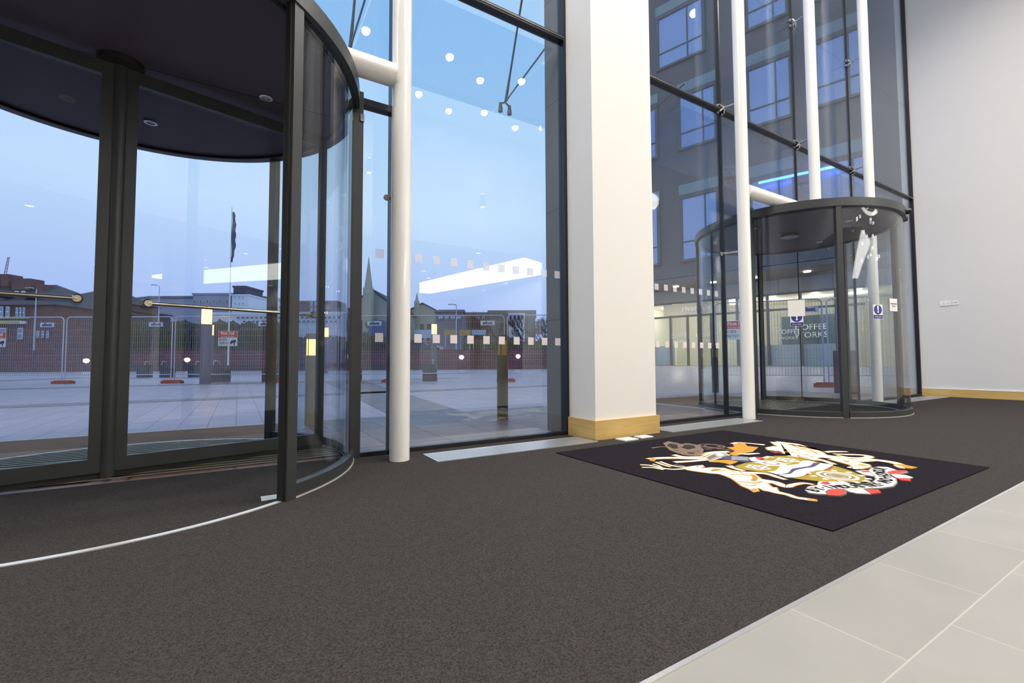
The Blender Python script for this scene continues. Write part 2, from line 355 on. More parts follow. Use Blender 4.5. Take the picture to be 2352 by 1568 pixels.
def window(n, x0, x1, z0, z1, dots=False):
    t = D.objects.new('window_%d' % n, None); C.objects.link(t); t.location = ((x0+x1)/2, YF, z0); t['kind'] = 'structure'
    MB().box(x0+.008, x1-.008, YF-.008, YF+.008, z0+.008, z1-.008).build('pane', GLASS, t, smooth=False)
    if dots:
        for zc, dm in ((.955, DOT), (1.652, DOTF)):
            b = MB(); k = 0
            while .824+.1665*k < x1:
                xc = .824+.1665*k; k += 1
                if xc-.04 > x0 and xc+.04 < x1: b.box(xc-.033, xc+.033, YF-.012, YF-.0085, zc-.037, zc+.037)
            b.build('marking_squares', dm, t, smooth=False)
    return t
n = 1
xs = [(-2.9,-2.25), (.79,1.086), (1.086,2.94), (3.80,5.66)]
for x0, x1 in ((-9, -6.7), (-6.7, -4.8), (-4.8, -2.9)): window(n, x0, x1, .03, 4.2); n += 1
window(n, -2.9, -2.25, .03, 2.88); n += 1
window(n, .80, 1.086, .03, 2.88, True); n += 1
window(n, 1.086, 2.925, .03, 4.2, True); n += 1
window(n, 3.80, 5.66, .03, 4.22, True); n += 1
window(n, 5.66, 6.25, .03, 4.22); n += 1
window(n, 9.58, 12.38, .03, 4.22); n += 1
for x0, x1, z0, z1 in ((-2.9, -.74, 2.9, 4.2), (-.74, 1.086, 2.9, 4.2), (6.25, 7.65, 2.93, 4.22), (7.65, 9.2, 2.93, 4.22), (9.2, 9.58, .03, 4.22)):
    window(n, x0, x1, z0, z1); n += 1
for x0, x1 in ((-9,-6.7),(-6.7,-4.8),(-4.8,-2.9),(-2.9,-.74),(1.086,2.925),(3.80,5.66),(5.66,7.65),(7.65,9.58),(9.58,12.38)):
    window(n, x0, x1, 4.235, 6.257); n += 1
for x0, x1 in ((-2.9,-.74),(-.74,1.086),(1.086,2.925),(3.80,5.66),(5.66,7.65),(7.65,9.58),(9.58,12.38)):
    window(n, x0, x1, 6.243, CZ-.01); n += 1
def member(name, args, m=DARKF): return struct(MB().box(*args).build(name, m))
k = 3
for x in (-6.7,-4.8,-2.9, 5.66): member('trim_%d' % k, (x-.012, x+.012, YF-.03, YF+.03, 0, CZ-.005)); k += 1
member('trim_%d' % k, (1.068, 1.104, YF-.045, YF+.045, 0, CZ-.005)); k += 1
for x in (7.65, 9.58): member('trim_%d' % k, (x-.010, x+.010, YF-.02, YF+.02, 2.94 if x < 9 else 0, CZ-.005)); k += 1
member('trim_%d' % k, (2.905, 2.938, YF-.045, YF+.055, 0, CZ-.005)); k += 1
member('trim_%d' % k, (3.785, 3.81, YF-.045, YF+.055, 0, CZ-.005)); k += 1
member('trim_%d' % k, (XR-.03, XR-.001, YF-.04, YF+.04, 0, CZ-.005)); k += 1
for x0, x1, z, h in ((1.104, 2.905, 4.2, .05), (3.81, 12.37, 4.225, .035), (-9, 1.068, 4.215, .03)):
    t = struct(MB().box(x0, x1, YF-.045, YF+.045, z-h/2, z+h/2).build('trim_%d' % k, DARKF)); k += 1
    struct(MB().box(x0, x1, YF-.05, YF-.046, z-.004, z+.010).build('trim_%d' % k, DCHROME)); k += 1
member('trim_%d' % k, (.80, 1.068, YF-.04, YF+.04, 2.86, 2.915)); k += 1
member('trim_%d' % k, (-2.9, -2.24, YF-.04, YF+.04, 2.86, 2.915)); k += 1
for x0, x1 in ((.80, 1.068), (1.104, 2.905), (3.81, 6.28), (9.15, 12.37), (-9, -2.24)):
    member('trim_%d' % k, (x0, x1, YF-.035, YF+.035, 0, .035)); k += 1
# ------------------------------------------------------------------ steel columns, arms, spiders
def column(x, z0, label, r=.077, top=CZ-.003, y=3.46):
    o = MB().tube([(x, y, z0), (x, y, top)], r, 40).build('steel_column', STEELW); tag(o, label, 'column', 'white tubular steel columns'); return o
column(1.08, 0, 'white round steel column standing on the carpet right of the near revolving door')
column(5.70, 0, 'white round steel column standing on the carpet right of the pillar')
column(7.62, 2.99, 'white round steel column rising above the middle of the far revolving door')
column(9.55, 0, 'white round steel column seen through the right side of the far revolving door')
column(-2.6, 0, 'white round steel column left of the near revolving door')
for x0, x1, lb in ((-2.53, 1.02, 'white horizontal steel tube over the near revolving door'), (5.76, 9.49, 'white horizontal steel tube over the far revolving door')):
    tag(MB().tube([(x0, 3.46, 3.02), (x1, 3.46, 3.02)], .088, 40).build('steel_beam', STEELW), lb, 'beam', 'white horizontal steel tubes')
def spider(x, z, colx, label, pair=True):
    t = thing('glass_bracket', label, 'glass bracket', (x, YF, z), 'stainless glass brackets')
    b = MB()
    for sx in ((-1, 1) if pair else (-1,)):
        for sz in (-1, 1) if pair else (0,):
            px, pz = x+sx*.045, z+sz*.045
            b.tube([(px, YF-.012, pz), (px, YF-.022, pz)], .026, 18); b.tube([(px, YF-.022, pz), (px, YF-.05, pz)], .013, 12)
            b.tube([(px, YF-.045, pz), (x, YF-.075, z)], .012, 10)
    b.build('glass_clamp', CHROME, t)
    MB().tube([(x, YF-.075, z), (colx, 3.53, z)], .013, 12).build('rod', CHROME, t)
    return t
for x, cx, nm in ((5.66, 5.70, 'near white column right of the pillar'), (7.65, 7.62, 'column above the far door'), (9.58, 9.55, 'farthest white column')):
    spider(x, 4.235, cx, 'four-point glass bracket at the lower transom by the '+nm)
    if x > 6: spider(x, 6.25, cx, 'four-point glass bracket high up by the '+nm)
    else: spider(x, 6.25, cx, 'four-point glass bracket high up by the '+nm)
spider(5.66, 2.21, 5.70, 'small stainless glass bracket half way up the glass by the second column', False)
spider(1.086, 2.13, 1.08, 'small stainless glass bracket on the glass beside the nearest column', False)
tag(MB().box(.81, .84, YF-.07, YF-.03, 2.70, 2.76).build('door_contact', DCHROME), 'small dark contact box high on the door frame', 'sensor')
# ------------------------------------------------------------------ floor grilles and plates
def grille(x0, x1, y0, y1, label):
    t = thing('floor_grille', label, 'floor grille', ((x0+x1)/2, (y0+y1)/2, 0), 'perforated floor grilles along the glass')
    b = MB(); w = .012
    b.box(x0, x1, y0, y0+w, 0, .006); b.box(x0, x1, y1-w, y1, 0, .006); b.box(x0, x0+w, y0+w, y1-w, 0, .006); b.box(x1-w, x1, y0+w, y1-w, 0, .006)
    b.build('frame', ALU, t)
    b = MB(); ny = 16; st = (y1-y0-2*w)/ny
    for i in range(ny+1): yy = y0+w+st*i; b.box(x0+w, x1-w, yy-st*.24, yy+st*.24, .001, .0045)
    nx = int((x1-x0)/.022)
    for i in range(nx+1): xx = x0+w+(x1-x0-2*w)*i/nx; b.box(xx-.005, xx+.005, y0+w, y1-w, .001, .0043)
    b.build('perforated_sheet', ALU, t)
    MB().box(x0+w, x1-w, y0+w, y1-w, .0002, .0008).build('tray', DARKF, t)
grille(1.30, 2.89, 3.22, 3.55, 'perforated aluminium floor grille left of the pillar')
grille(3.93, 5.60, 3.22, 3.55, 'perforated aluminium floor grille right of the pillar')
grille(9.75, 12.3, 3.25, 3.60, 'perforated aluminium floor grille beyond the far revolving door')
for pts, lb in (((3.12, 3.30, 3.105, 3.235), 'white floor socket plate by the pillar foot, larger one'), ((3.37, 3.53, 3.13, 3.235), 'white floor socket plate by the pillar foot, smaller one')):
    t = thing('floor_plate', lb, 'floor plate', ((pts[0]+pts[1])/2, (pts[2]+pts[3])/2, 0), 'white floor plates')
    MB().box(pts[0], pts[1], pts[2], pts[3], 0, .01).build('plate', WHITEP, t)
    MB().box(pts[0]+.02, pts[1]-.02, pts[2]+.02, pts[3]-.02, .010, .013).build('lid', WHITEP, t)
# wall sockets
t = thing('wall_socket', 'white twin socket and switch plate high on the right wall', 'wall socket', (XR, 3.2, 1.86))
MB().box(XR-.012, XR, 3.19, 3.36, 1.86, 1.955).build('socket_plate', WHITEP, t)
MB().box(XR-.012, XR, 3.08, 3.17, 1.86, 1.955).build('switch_plate', WHITEP, t)
b = MB()
for yy in (3.23, 3.31):
    for dy, z in ((0, 1.925), (-.015, 1.895), (.015, 1.895)): b.box(XR-.0135, XR-.0121, yy+dy-.004, yy+dy+.004, z-.005, z+.005)
b.box(XR-.0135, XR-.0121, 3.09, 3.16, 1.905, 1.912); b.build('slots', DARKF, t)
#=================================================================== REVOLVING DOORS
RIBB = mat('mat_rib_metal', (.62, .56, .42, 1), .3, .8); RIBD = mat('mat_rib_dark', (.02, .017, .014, 1), .9)
STRIP = mat('threshold_strip', (.78, .76, .72, 1), .3, .5)
GASK = mat('black_rubber', (.012, .012, .012, 1), .6)
BLUE = mat('notice_blue', srgb(50, 55, 140), .5); PAPER = mat('white_paper', (.85, .85, .83, 1), .6); INK = mat('black_ink', (.02, .02, .02, 1), .6)
def revolving(cx, cy, R, label, leaves, notices=False):
    t = thing('revolving_door', label, 'revolving door', (cx, cy, 0), 'revolving doors')
    P = lambda a, r, z=0: Vector((cx+r*math.cos(R_(a)), cy+r*math.sin(R_(a)), z))
    HZ = 2.80
    b = MB(); b.disc(cx, cy, R-.03, HZ+.01, HZ+.09, 96); cn = b.build('canopy', DRUMC, t)
    b = MB(); b.ring(cx, cy, R-.06, R+.045, HZ, HZ+.11); b.build('rim', ANTH, cn)
    b = MB(); b.ring(cx, cy, R-.075, R-.055, HZ-.012, HZ+.02); b.build('gasket', GASK, cn)
    b = MB(); b.box(cx-R+.08, cx+R-.08, cy-.003, cy+.003, HZ+.0085, HZ+.0105); b.build('panel_joint', GASK, cn)
    for a in (0, 90, 180, 270):
        q = P(a-3, .87)
        b = MB(); b.ring(q.x, q.y, .030, .048, HZ-.002, HZ+.012, n=24); dl = b.build('canopy_spotlight', CHROME, t)
        b = MB(); b.disc(q.x, q.y, .028, HZ+.003, HZ+.009, 16); b.build('lens', mat('unlit_lens', (.35,.33,.3,1), .2), dl)
    # curved side walls
    for s0, s1, nm in [(-50, 48, 'curved_screen'), (132, 230, 'curved_screen')]+([(232, 308, 'night_screen')] if notices else []):
        b = MB(); b.ring(cx, cy, R-.008, R+.008, .075, HZ, s0, s1, 40); g = b.build(nm, DGLASS, t)
        b = MB(); b.ring(cx, cy, R-.028, R+.028, .0, .078, s0, s1, 40); b.build('bottom_rail', ANTH, g)
        b = MB(); b.ring(cx, cy, R-.034, R+.034, .0, .008, s0, s1, 40); b.build('floor_trim', STRIP, g)
        if nm == 'night_screen': continue
        for a in (s0, s1):
            c = P(a, R, HZ/2); rad = Vector((math.cos(R_(a)), math.sin(R_(a)), 0)); tan = Vector((-rad.y, rad.x, 0))
            b = MB(); b.obox(c, rad*.034, tan*.034, Vector((0,0,HZ/2))); b.build('end_post', ANTH, g)
            b = MB(); b.obox(c+tan*(-.040 if a == s0 else .040), rad*.016, tan*.006, Vector((0,0,HZ/2))); b.build('finger_guard', GASK, g)
        a = 22 if s0 < 0 else 158
        c = P(a, R, HZ/2); rad = Vector((math.cos(R_(a)), math.sin(R_(a)), 0)); tan = Vector((-rad.y, rad.x, 0))
        b = MB(); b.obox(c, rad*.012, tan*.008, Vector((0,0,HZ/2))); b.build('glass_joint', GASK, g)
    for sx in (-1, 1):
        b = MB(); x = cx+sx*(R+.012); b.box(x-.045, x+.045, YF-.06, YF+.06, 0, 2.95); b.build('facade_post', ANTH, t)
    # floor ring, strip, inner mats
    b = MB(); b.ring(cx, cy, R-.018, R+.012, .0, .004, 230, 310); b.build('threshold_strip', STRIP, t)
    b = MB(); b.ring(cx, cy, R-.018, R+.012, .0, .004, 48, 132); b.build('threshold_strip', STRIP, t)
    b = MB(); b.ring(cx, cy, .09, R-.04, .0005, .002, 0, 180); mt = b.build('entrance_mat', RIBD, t)
    b = MB(); y = cy-.05
    while y < cy+R-.08:
        h = math.sqrt(max(0, (R-.045)**2-(y-cy)**2)); b.box(cx-h, cx+h, y, y+.017, .002, .007); y += .085
    b.build('metal_ribs', RIBB, mt)
    b = MB(); b.box(cx+.845, cx+.945, cy-1.115, cy-1.02, .0, .003); b.build('floor_sensor_plate', STRIP, t)
    # centre shaft and leaves
    if not leaves: sh = cn
    else: b = MB(); b.tube([(cx,cy,.01),(cx,cy,HZ)], .042, 24); sh = b.build('centre_shaft', ANTH, t)
    b = MB(); b.lathe([(.13,HZ-.03),(.13,HZ+.008)], (cx,cy,0), 28); b.build('hub_cover', DCHROME, sh)
    for a in leaves:
        d = Vector((math.cos(R_(a)), math.sin(R_(a)), 0)); nn = Vector((-d.y, d.x, 0)); c0 = Vector((cx, cy, 0)); Z = Vector((0,0,1))
        ri, ro, zb, zt = .036, R-.09, .045, HZ-.03; th = nn*.021
        b = MB()
        b.obox(c0+d*(ri+.03)+Z*((zb+zt)/2), d*.03, th, Z*((zt-zb)/2)); b.obox(c0+d*(ro-.03)+Z*((zb+zt)/2), d*.03, th, Z*((zt-zb)/2))
        b.obox(c0+d*((ri+ro)/2)+Z*(zb+.045), d*((ro-ri)/2-.06), th, Z*.045); b.obox(c0+d*((ri+ro)/2)+Z*(zt-.045), d*((ro-ri)/2-.06), th, Z*.045)
        lf = b.build('door_leaf', ANTH, t)
        b = MB(); b.obox(c0+d*((ri+ro)/2)+Z*((zb+zt)/2), d*((ro-ri)/2-.06), nn*.006, Z*((zt-zb)/2-.09)); b.build('leaf_glass', DGLASS, lf)
        b = MB(); b.obox(c0+d*((ri+ro)/2)+Z*.027, d*((ro-ri)/2), nn*.005, Z*.020); b.build('bottom_brush', GASK, lf)
        b = MB(); sgn = -1 if nn.y > 0 else 1; ofs = nn*(sgn*.075)
        h1, h2 = c0+d*(ri+.14)+ofs+Z*1.16, c0+d*(ro-.12)+ofs+Z*1.16
        b.tube([h1, h2], .0135, 16)
        for h in (h1, h2): b.lathe([(.026,-.012),(.030,0),(.022,.012)], h, 20, axis=nn*sgn); b.tube([h, h-ofs], .010, 12); b.lathe([(.026,0),(.026,.008)], h-ofs*.9, 20, axis=nn*sgn)
        b.build('push_bar', mat('brassy_steel', (.60,.55,.44,1), .22, 1.0), lf)
    if notices:
        def on(a, z, w, h, name, mm, lab, off=.012):
            c = P(a, R+off, z); rad = Vector((math.cos(R_(a)), math.sin(R_(a)), 0)); tan = Vector((-rad.y, rad.x, 0))
            b = MB(); b.obox(c, tan*w, rad*.001, Vector((0,0,h))); o = b.build(name, mm, t); o['label'] = lab; return o, c, rad, tan
        o, c, rad, tan = on(-151, 1.46, .098, .11, 'blank_notice', PAPER, 'blank white paper notice')
        for a, z in ((-151, 1.31), (-110, 1.39)):
            o, c, rad, tan = on(a, z, .075, .095, 'push_notice', PAPER, 'white notice with a blue mandatory disc', .009)
            b = MB(); b.obox(c+rad*.0015+Vector((0,0,-.067)), tan*.072, rad*.0005, Vector((0,0,.024))); b.build('blue_band', BLUE, o)
            b = MB(); b.lathe([(.064,0),(.064,.001)], c+rad*.0012+Vector((0,0,.027)), 28, axis=rad); b.build('blue_disc', BLUE, o)
            text('exclamation_mark', '!', .13, PAPER, o, c+rad*.004+Vector((0,0,.03)), tan, (0,0,1), .0005, bold=.005)
            text('notice_words', 'Keep clear', .024, PAPER, o, c+rad*.004+Vector((0,0,-.067)), tan, (0,0,1), .0005)
        o, c, rad, tan = on(-98, 1.49, .085, .085, 'door_notice', PAPER, 'white paper notice reading Automatic Door', .012)
        text('notice_words', 'Automatic\nDoor', .034, INK, o, c+rad*.003, tan, (0,0,1), .0005)
        for a in (-75, -58):
            q = P(a, R+.075, HZ+.055); rad = (q-Vector((cx,cy,q.z))).normalized()
            b = MB(); b.tube([q-rad*.03, q, q+rad*.03], [.040,.042,.030], 18); b.build('sensor_head', DARKF, t)
    else:
        q = P(4, 1.0, 0)
    return t
revolving(-.72, 3.95, 1.50, 'near revolving door, large dark drum with its leaf open at the left edge', (14, 100, 194))
revolving(7.70, 3.90, 1.40, 'far revolving door, glass drum with blue notices standing right of the pillar', (), True)
#=================================================================== CREST MAT
mt = thing('crest_mat', 'black floor mat woven with a coat of arms, stag and lion, on the charcoal carpet', 'mat', (3.36, 2.0, 0))
MB().prism([(2.245,3.02),(2.245,.995),(4.475,.995),(4.475,3.02)], 0, .006).build('pile', MATBASE, mt)
CREAM = mat('cream_yarn', srgb(250, 243, 205), .95, var=.06, vs=60); TAN = mat('tan_yarn', srgb(178, 122, 48), .95, var=.15, vs=60)
OLIVE = mat('olive_gold_yarn', srgb(150, 132, 34), .95, var=.15, vs=120); NAVY = mat('slate_yarn', srgb(66, 66, 92), .95, var=.15, vs=100)
WHT = mat('white_yarn', srgb(244, 240, 228), .95); RED = mat('red_yarn', srgb(205, 62, 58), .95); TAUPE = mat('taupe_yarn', srgb(118, 98, 84), .95, var=.2, vs=90)
BLK = mat('black_yarn', (.012,.011,.016,1), 1); GOLD = mat('gold_yarn', srgb(185, 135, 45), .95, var=.15, vs=90); MARO = mat('maroon_yarn', srgb(130, 50, 60), .95); GRY = mat('grey_yarn', srgb(150, 146, 140), .95)
YM = [CREAM, TAN, OLIVE, NAVY, WHT, RED, TAUPE, BLK, GOLD, MARO, GRY]; YI = dict(cream=0, tan=1, olive=2, navy=3, white=4, red=5, taupe=6, black=7, gold=8, maroon=9, grey=10)
def A(u, v): return fl(1470+u/5.47, 990+v/5.47)
def B(u, v): return fl(1800+u/7.127, 1000+v/7.127)
class Art(MB):
    cnt = 0
    def shape(s, pts, col, z, edge=None, ew=.008):
        Art.cnt += 1; z += (Art.cnt % 19)*.04
        P2 = [(p.x, p.y) for p in pts]; n = len(P2)
        ar = sum(P2[i][0]*P2[(i+1) % n][1]-P2[(i+1) % n][0]*P2[i][1] for i in range(n)); sg = 1 if ar > 0 else -1
        if edge:
            G = []
            for i in range(n):
                a, c, d = Vector(P2[i-1]), Vector(P2[i]), Vector(P2[(i+1) % n]); t1 = (c-a).normalized(); t2 = (d-c).normalized(); q = t1+t2
                q = q.normalized() if q.length > .2 else t1
                G.append((c.x+q.y*ew*sg, c.y-q.x*ew*sg))
            s.k = YI[edge]; s.prism(G, .0055, .006+(z-.9)*.0005)
        s.k = YI[col]; s.prism(P2, .0055, .006+z*.0005)
    def stroke(s, pts, w, col, z, edge=None, ew=.006):
        # smooth the line, then ribbon of changing width
        Art.cnt += 1; z += .02+(Art.cnt % 19)*.04
        ws = w if isinstance(w, (list, tuple)) else [w]*len(pts); Q = []; WW = []
        for i in range(len(pts)-1):
            p0 = pts[max(i-1,0)]; p1 = pts[i]; p2 = pts[i+1]; p3 = pts[min(i+2,len(pts)-1)]
            for k in range(4):
                u = k/4; Q.append(.5*((2*p1)+(p2-p0)*u+(2*p0-5*p1+4*p2-p3)*u*u+(3*p1-p0-3*p2+p3)*u**3)); WW.append(ws[i]*(1-u)+ws[i+1]*u)
        Q.append(pts[-1]); WW.append(ws[-1])
        for cc, ex, zz in (((edge, ew, z-.9),) if edge else ())+((col, 0, z),):
            s.k = YI[cc]; z1 = .006+zz*.0005; V = []; F = []; n = len(Q)
            for i in range(n):
                t_ = (Q[min(i+1,n-1)]-Q[max(i-1,0)]).normalized(); nn = Vector((-t_.y, t_.x, 0))*(WW[i]/2+ex)
                a = Q[i]-(t_*ex if i == 0 else -t_*ex if i == n-1 else t_*0)
                V += [(a.x+nn.x, a.y+nn.y, z1), (a.x-nn.x, a.y-nn.y, z1)]
            for i in range(n-1): F.append((2*i, 2*i+1, 2*i+3, 2*i+2))
            s.add(V, F)
    def circ(s, c, r, col, z, n=24, ri=0):
        Art.cnt += 1; z += (Art.cnt % 19)*.04
        s.k = YI[col]
        if ri: s.ring(c.x, c.y, ri, r, .0055, .006+z*.0005, n=n)
        else: s.disc(c.x, c.y, r, .0055, .006+z*.0005, n)
    def done(s, name): s.k = max(s.k, 1); return s.build(name, YM, mt, smooth=False)
def L(f, *uv): return [f(*p) for p in uv]
# stag
a = Art()
a.shape(L(A,(560,478),(600,462),(700,448),(785,440),(800,462),(745,482),(900,470),(1060,478),(1150,505),(1260,520),(1430,548),(1500,600),(1560,645),(1620,690),(1680,745),(1640,775),(1560,760),(1475,722),(1482,765),(1430,778),(1390,745),(1290,705),(1225,655),(1165,612),(1090,580),(1000,550),(880,540),(740,522),(600,500)), 'cream', 4, 'tan', .012)
a.stroke(L(A,(10,435),(130,442),(270,475),(420,492),(580,482)), .022, 'cream', 4, 'tan'); a.stroke(L(A,(30,468),(150,470),(290,495)), .018, 'cream', 4, 'tan')
a.stroke(L(A,(160,425),(240,450),(300,490)), .016, 'cream', 4); a.stroke(L(A,(200,400),(290,435),(380,460)), .018, 'cream', 4, 'tan'); a.stroke(L(A,(255,395),(400,445),(570,470)), .020, 'cream', 4, 'tan')
a.stroke(L(A,(430,435),(520,445),(590,468)), .015, 'grey', 4)
a.stroke(L(A,(1540,640),(1700,662),(1830,712),(1920,690),(2050,668),(2170,684)), [.09,.06,.04,.03,.025,.02], 'cream', 4, 'tan', .009)
a.stroke(L(A,(1600,720),(1690,775),(1850,812),(1960,850),(2080,868),(2205,885)), [.10,.05,.03,.03,.035,.03], 'cream', 4, 'tan', .009)
a.stroke(L(A,(1120,448),(1200,480),(1310,510)), .045, 'cream', 5, 'tan', .008); a.stroke(L(A,(1280,535),(1560,545),(1720,590),(1825,622)), [.05,.04,.03,.025], 'cream', 5, 'tan', .008)
a.stroke(L(A,(1140,560),(1290,558),(1380,580)), .012, 'tan', 6); a.stroke(L(A,(1230,650),(1330,655),(1420,670),(1540,650)), .014, 'tan', 6); a.stroke(L(A,(1400,560),(1450,600),(1420,640)), .03, 'tan', 6); a.stroke(L(A,(1300,690),(1400,700),(1470,690)), .010, 'tan', 6)
a.stroke(L(A,(1000,520),(1100,510),(1200,530)), .010, 'tan', 6); a.shape(L(A,(890,500),(940,488),(1040,492),(970,515),(900,520)), 'olive', 6); a.circ(A(720,462), .008, 'black', 7)
a.shape(L(A,(1400,755),(1430,735),(1475,740),(1478,762),(1432,775)), 'gold', 6)
a.stroke(L(A,(2100,872),(2205,886)), .022, 'gold', 6)
a.done('woven_stag')
# dark beast above the helmet
a = Art()
a.shape(L(A,(290,160),(350,135),(430,148),(520,170),(620,160),(740,190),(800,235),(790,300),(700,320),(560,310),(430,270),(370,245),(330,205)), 'taupe', 2)
a.shape(L(A,(370,165),(470,180),(480,225),(420,230),(340,190)), 'black', 3); a.shape(L(A,(560,180),(680,190),(700,220),(600,240),(520,215)), 'black', 3); a.circ(A(640,286), .03, 'black', 3)
for i in range(12):
    an = i*math.pi/6; a.circ(A(640,286)+Vector((math.cos(an), math.sin(an), 0))*.09, .02, 'taupe', 3, 8)
a.circ(A(900,195), .11, 'taupe', 2, 28, .095); a.circ(A(910,195), .07, 'taupe', 2, 24, .055)
a.stroke(L(A,(150,220),(270,205),(390,215)), [.03,.02,.03], 'taupe', 2); a.stroke(L(A,(560,160),(760,190),(1000,235),(1180,255)), .016, 'taupe', 3); a.stroke(L(A,(760,240),(960,225),(1180,255)), .014, 'taupe', 3)
for q in ((430,150),(500,205),(610,170),(700,255),(450,245),(860,240),(1010,205),(1080,235)): a.stroke(L(A,(q[0]-35,q[1]-6),(q[0],q[1]+4),(q[0]+40,q[1]+2)), .010, 'taupe', 4); a.stroke(L(A,(q[0]-30,q[1]+6),(q[0]+5,q[1]+12),(q[0]+45,q[1]+8)), .008, 'black', 4)
a.done('woven_crest_beast')
# helmet and mantling
a = Art()
a.shape(L(A,(1090,212),(1190,205),(1170,168),(1215,150),(1310,155),(1345,195),(1485,210),(1410,268),(1330,280),(1200,320),(1120,300),(1200,255)), 'gold', 2, 'tan', .004)
a.shape(L(A,(870,398),(930,372),(1130,372),(1240,392),(1190,412),(1130,432),(1080,415),(1000,402)), 'gold', 2)
a.stroke(L(A,(115,362),(200,352),(400,346),(640,352),(830,356)), [.05,.05,.06,.06,.05], 'cream', 3, 'tan', .010)
a.stroke(L(A,(425,308),(560,335),(800,332)), [.045,.04,.03], 'cream', 3, 'tan', .006); a.stroke(L(A,(440,400),(640,388),(830,372)), [.05,.04,.03], 'cream', 3, 'tan', .006)
a.stroke(L(A,(780,318),(860,288),(980,272),(1110,268)), .045, 'cream', 3, 'olive', .014)
a.stroke(L(A,(1170,168),(1230,152),(1400,165),(1560,182)), [.05,.02,.03,.05], 'cream', 4, 'tan', .006)
a.stroke(L(A,(1215,292),(1350,298),(1500,288)), [.02,.05,.02], 'cream', 3); a.stroke(L(A,(130,345),(170,362),(150,388)), .035, 'gold', 4)
a.shape(L(A,(820,342),(935,292),(1070,282),(1120,318),(1000,345),(875,388)), 'grey', 5, 'white', .008); a.shape(L(A,(850,342),(935,305),(960,332),(870,372)), 'taupe', 6)
a.shape(L(A,(945,302),(1010,288),(1065,312),(1000,332)), 'white', 6)
a.shape(L(A,(1060,322),(1180,318),(1340,332),(1380,352),(1480,400),(1300,398),(1120,372),(1000,360)), 'navy', 4)
for v in (336, 352, 368): a.stroke(L(A,(1150,v),(1250,v+2),(1360,v+8)), .014, 'white', 5)
a.shape(L(A,(1360,348),(1440,338),(1500,372),(1500,405),(1400,385)), 'white', 5); a.shape(L(A,(1442,336),(1528,342),(1545,362),(1480,372)), 'red', 6)
a.done('woven_helmet')
# shield
a = Art()
SH = L(A,(1190,455),(1330,412),(1500,398),(1590,345),(1700,325),(1850,326),(2000,348))+L(B,(360,412),(560,455),(820,515),(1100,600),(1330,700),(1412,770),(1210,792),(900,785),(600,772),(300,740),(100,715))+L(A,(1850,592),(1700,548),(1500,525),(1320,502),(1220,475))
a.shape(SH, 'olive', 7, 'black', .010)
w1 = L(A,(1660,543),(1780,528),(1835,478),(1950,458),(2060,440),(2105,405),(2170,398)); w2 = L(A,(1700,560),(1860,552),(1930,500),(2060,484),(2150,450),(2260,418)); w3 = L(A,(1790,582),(1960,572),(2040,522),(2150,498),(2260,480),(2352,428))
a.stroke(L(A,(1640,545),(1760,515),(1800,478),(1920,450),(2050,430),(2090,395)), .03, 'maroon', 7.5); a.stroke(L(A,(1830,592),(1990,590),(2100,540),(2140,510),(2330,492))+L(B,(770,520)), .035, 'maroon', 7.5)
a.stroke(w2, .10, 'navy', 8); a.stroke(w1, .075, 'white', 9); a.stroke(w3, .075, 'white', 9)
g = B(880,682)
for r, ri, c in ((.115,.095,'white'),(.08,.055,'navy'),(.075,.060,'white'),(.045,.03,'grey'),(.02,0,'olive')): a.circ(g, r, c, 8 if ri else 9, 32, ri)
for i in range(12):
    an = i*math.pi/6; q = Vector((math.cos(an), math.sin(an), 0)); tq = Vector((-q.y, q.x, 0))
    a.shape([g+q*.140-tq*.018, g+q*.175-tq*.012, g+q*.175+tq*.012, g+q*.140+tq*.018], 'white', 8, 'taupe', .004)
for c in (A(1480,470), A(1850,378)):
    for i in range(5):
        an = i*2*math.pi/5; a.circ(c+Vector((math.cos(an), math.sin(an), 0))*.05, .032, 'white', 8, 14); a.circ(c+Vector((math.cos(an), math.sin(an), 0))*.05, .014, 'taupe', 9, 10)
    a.circ(c, .025, 'grey', 10, 12)
c = A(1650,418); a.circ(c, .085, 'white', 8, 24); a.circ(c, .06, 'grey', 9, 20); a.circ(c, .035, 'white', 10, 18)
for i in range(6):
    an = i*math.pi/3+.3; a.shape([c+Vector((math.cos(an+k_), math.sin(an+k_), 0))*r for k_, r in ((-.2,.085),(0,.13),(.2,.085))], 'white', 8)
a.stroke(L(A,(1780,430),(1820,445),(1790,470)), .03, 'white', 8); a.stroke(L(A,(1560,355),(1620,335),(1670,345)), .03, 'white', 8, 'tan')
a.done('woven_shield')
# lion
a = Art()
a.shape(L(A,(1585,222),(1680,205),(1740,210),(1690,185),(1640,148),(1760,160),(1700,140),(1850,160),(1980,175),(2080,205),(2200,238),(2300,270))+L(B,(310,190),(470,215),(600,280),(690,330),(640,372),(500,400),(640,438),(480,425),(300,388),(180,352),(40,350))+L(A,(2200,372),(2080,358),(1990,335),(1900,318),(1790,290),(1700,262),(1610,252)), 'cream', 11, 'tan', .010)
for u0, v0, u1, v1 in ((1720,165,1900,215),(1800,165,2000,235),(1880,170,2100,255),(1980,185,2200,275),(1700,215,1900,260),(1780,235,2000,290),(2060,215,2300,300),(1900,280,2100,330),(2000,300,2250,350),(1850,255,2050,275)):
    a.stroke(L(A,(u0,v0),((u0+u1)/2,(v0+v1)/2-8),(u1,v1)), [.012,.008,.004], 'tan', 12)
a.stroke(L(B,(120,170),(220,210),(330,260)), .012, 'tan', 12); a.stroke(L(B,(330,230),(430,260),(560,330)), .016, 'tan', 12); a.stroke(L(B,(230,340),(250,360),(290,400)), .016, 'gold', 12)
for q in ((330,240),(420,290),(380,340),(520,300),(460,370),(240,260)): a.circ(B(*q), .016, 'gold', 12, 10)
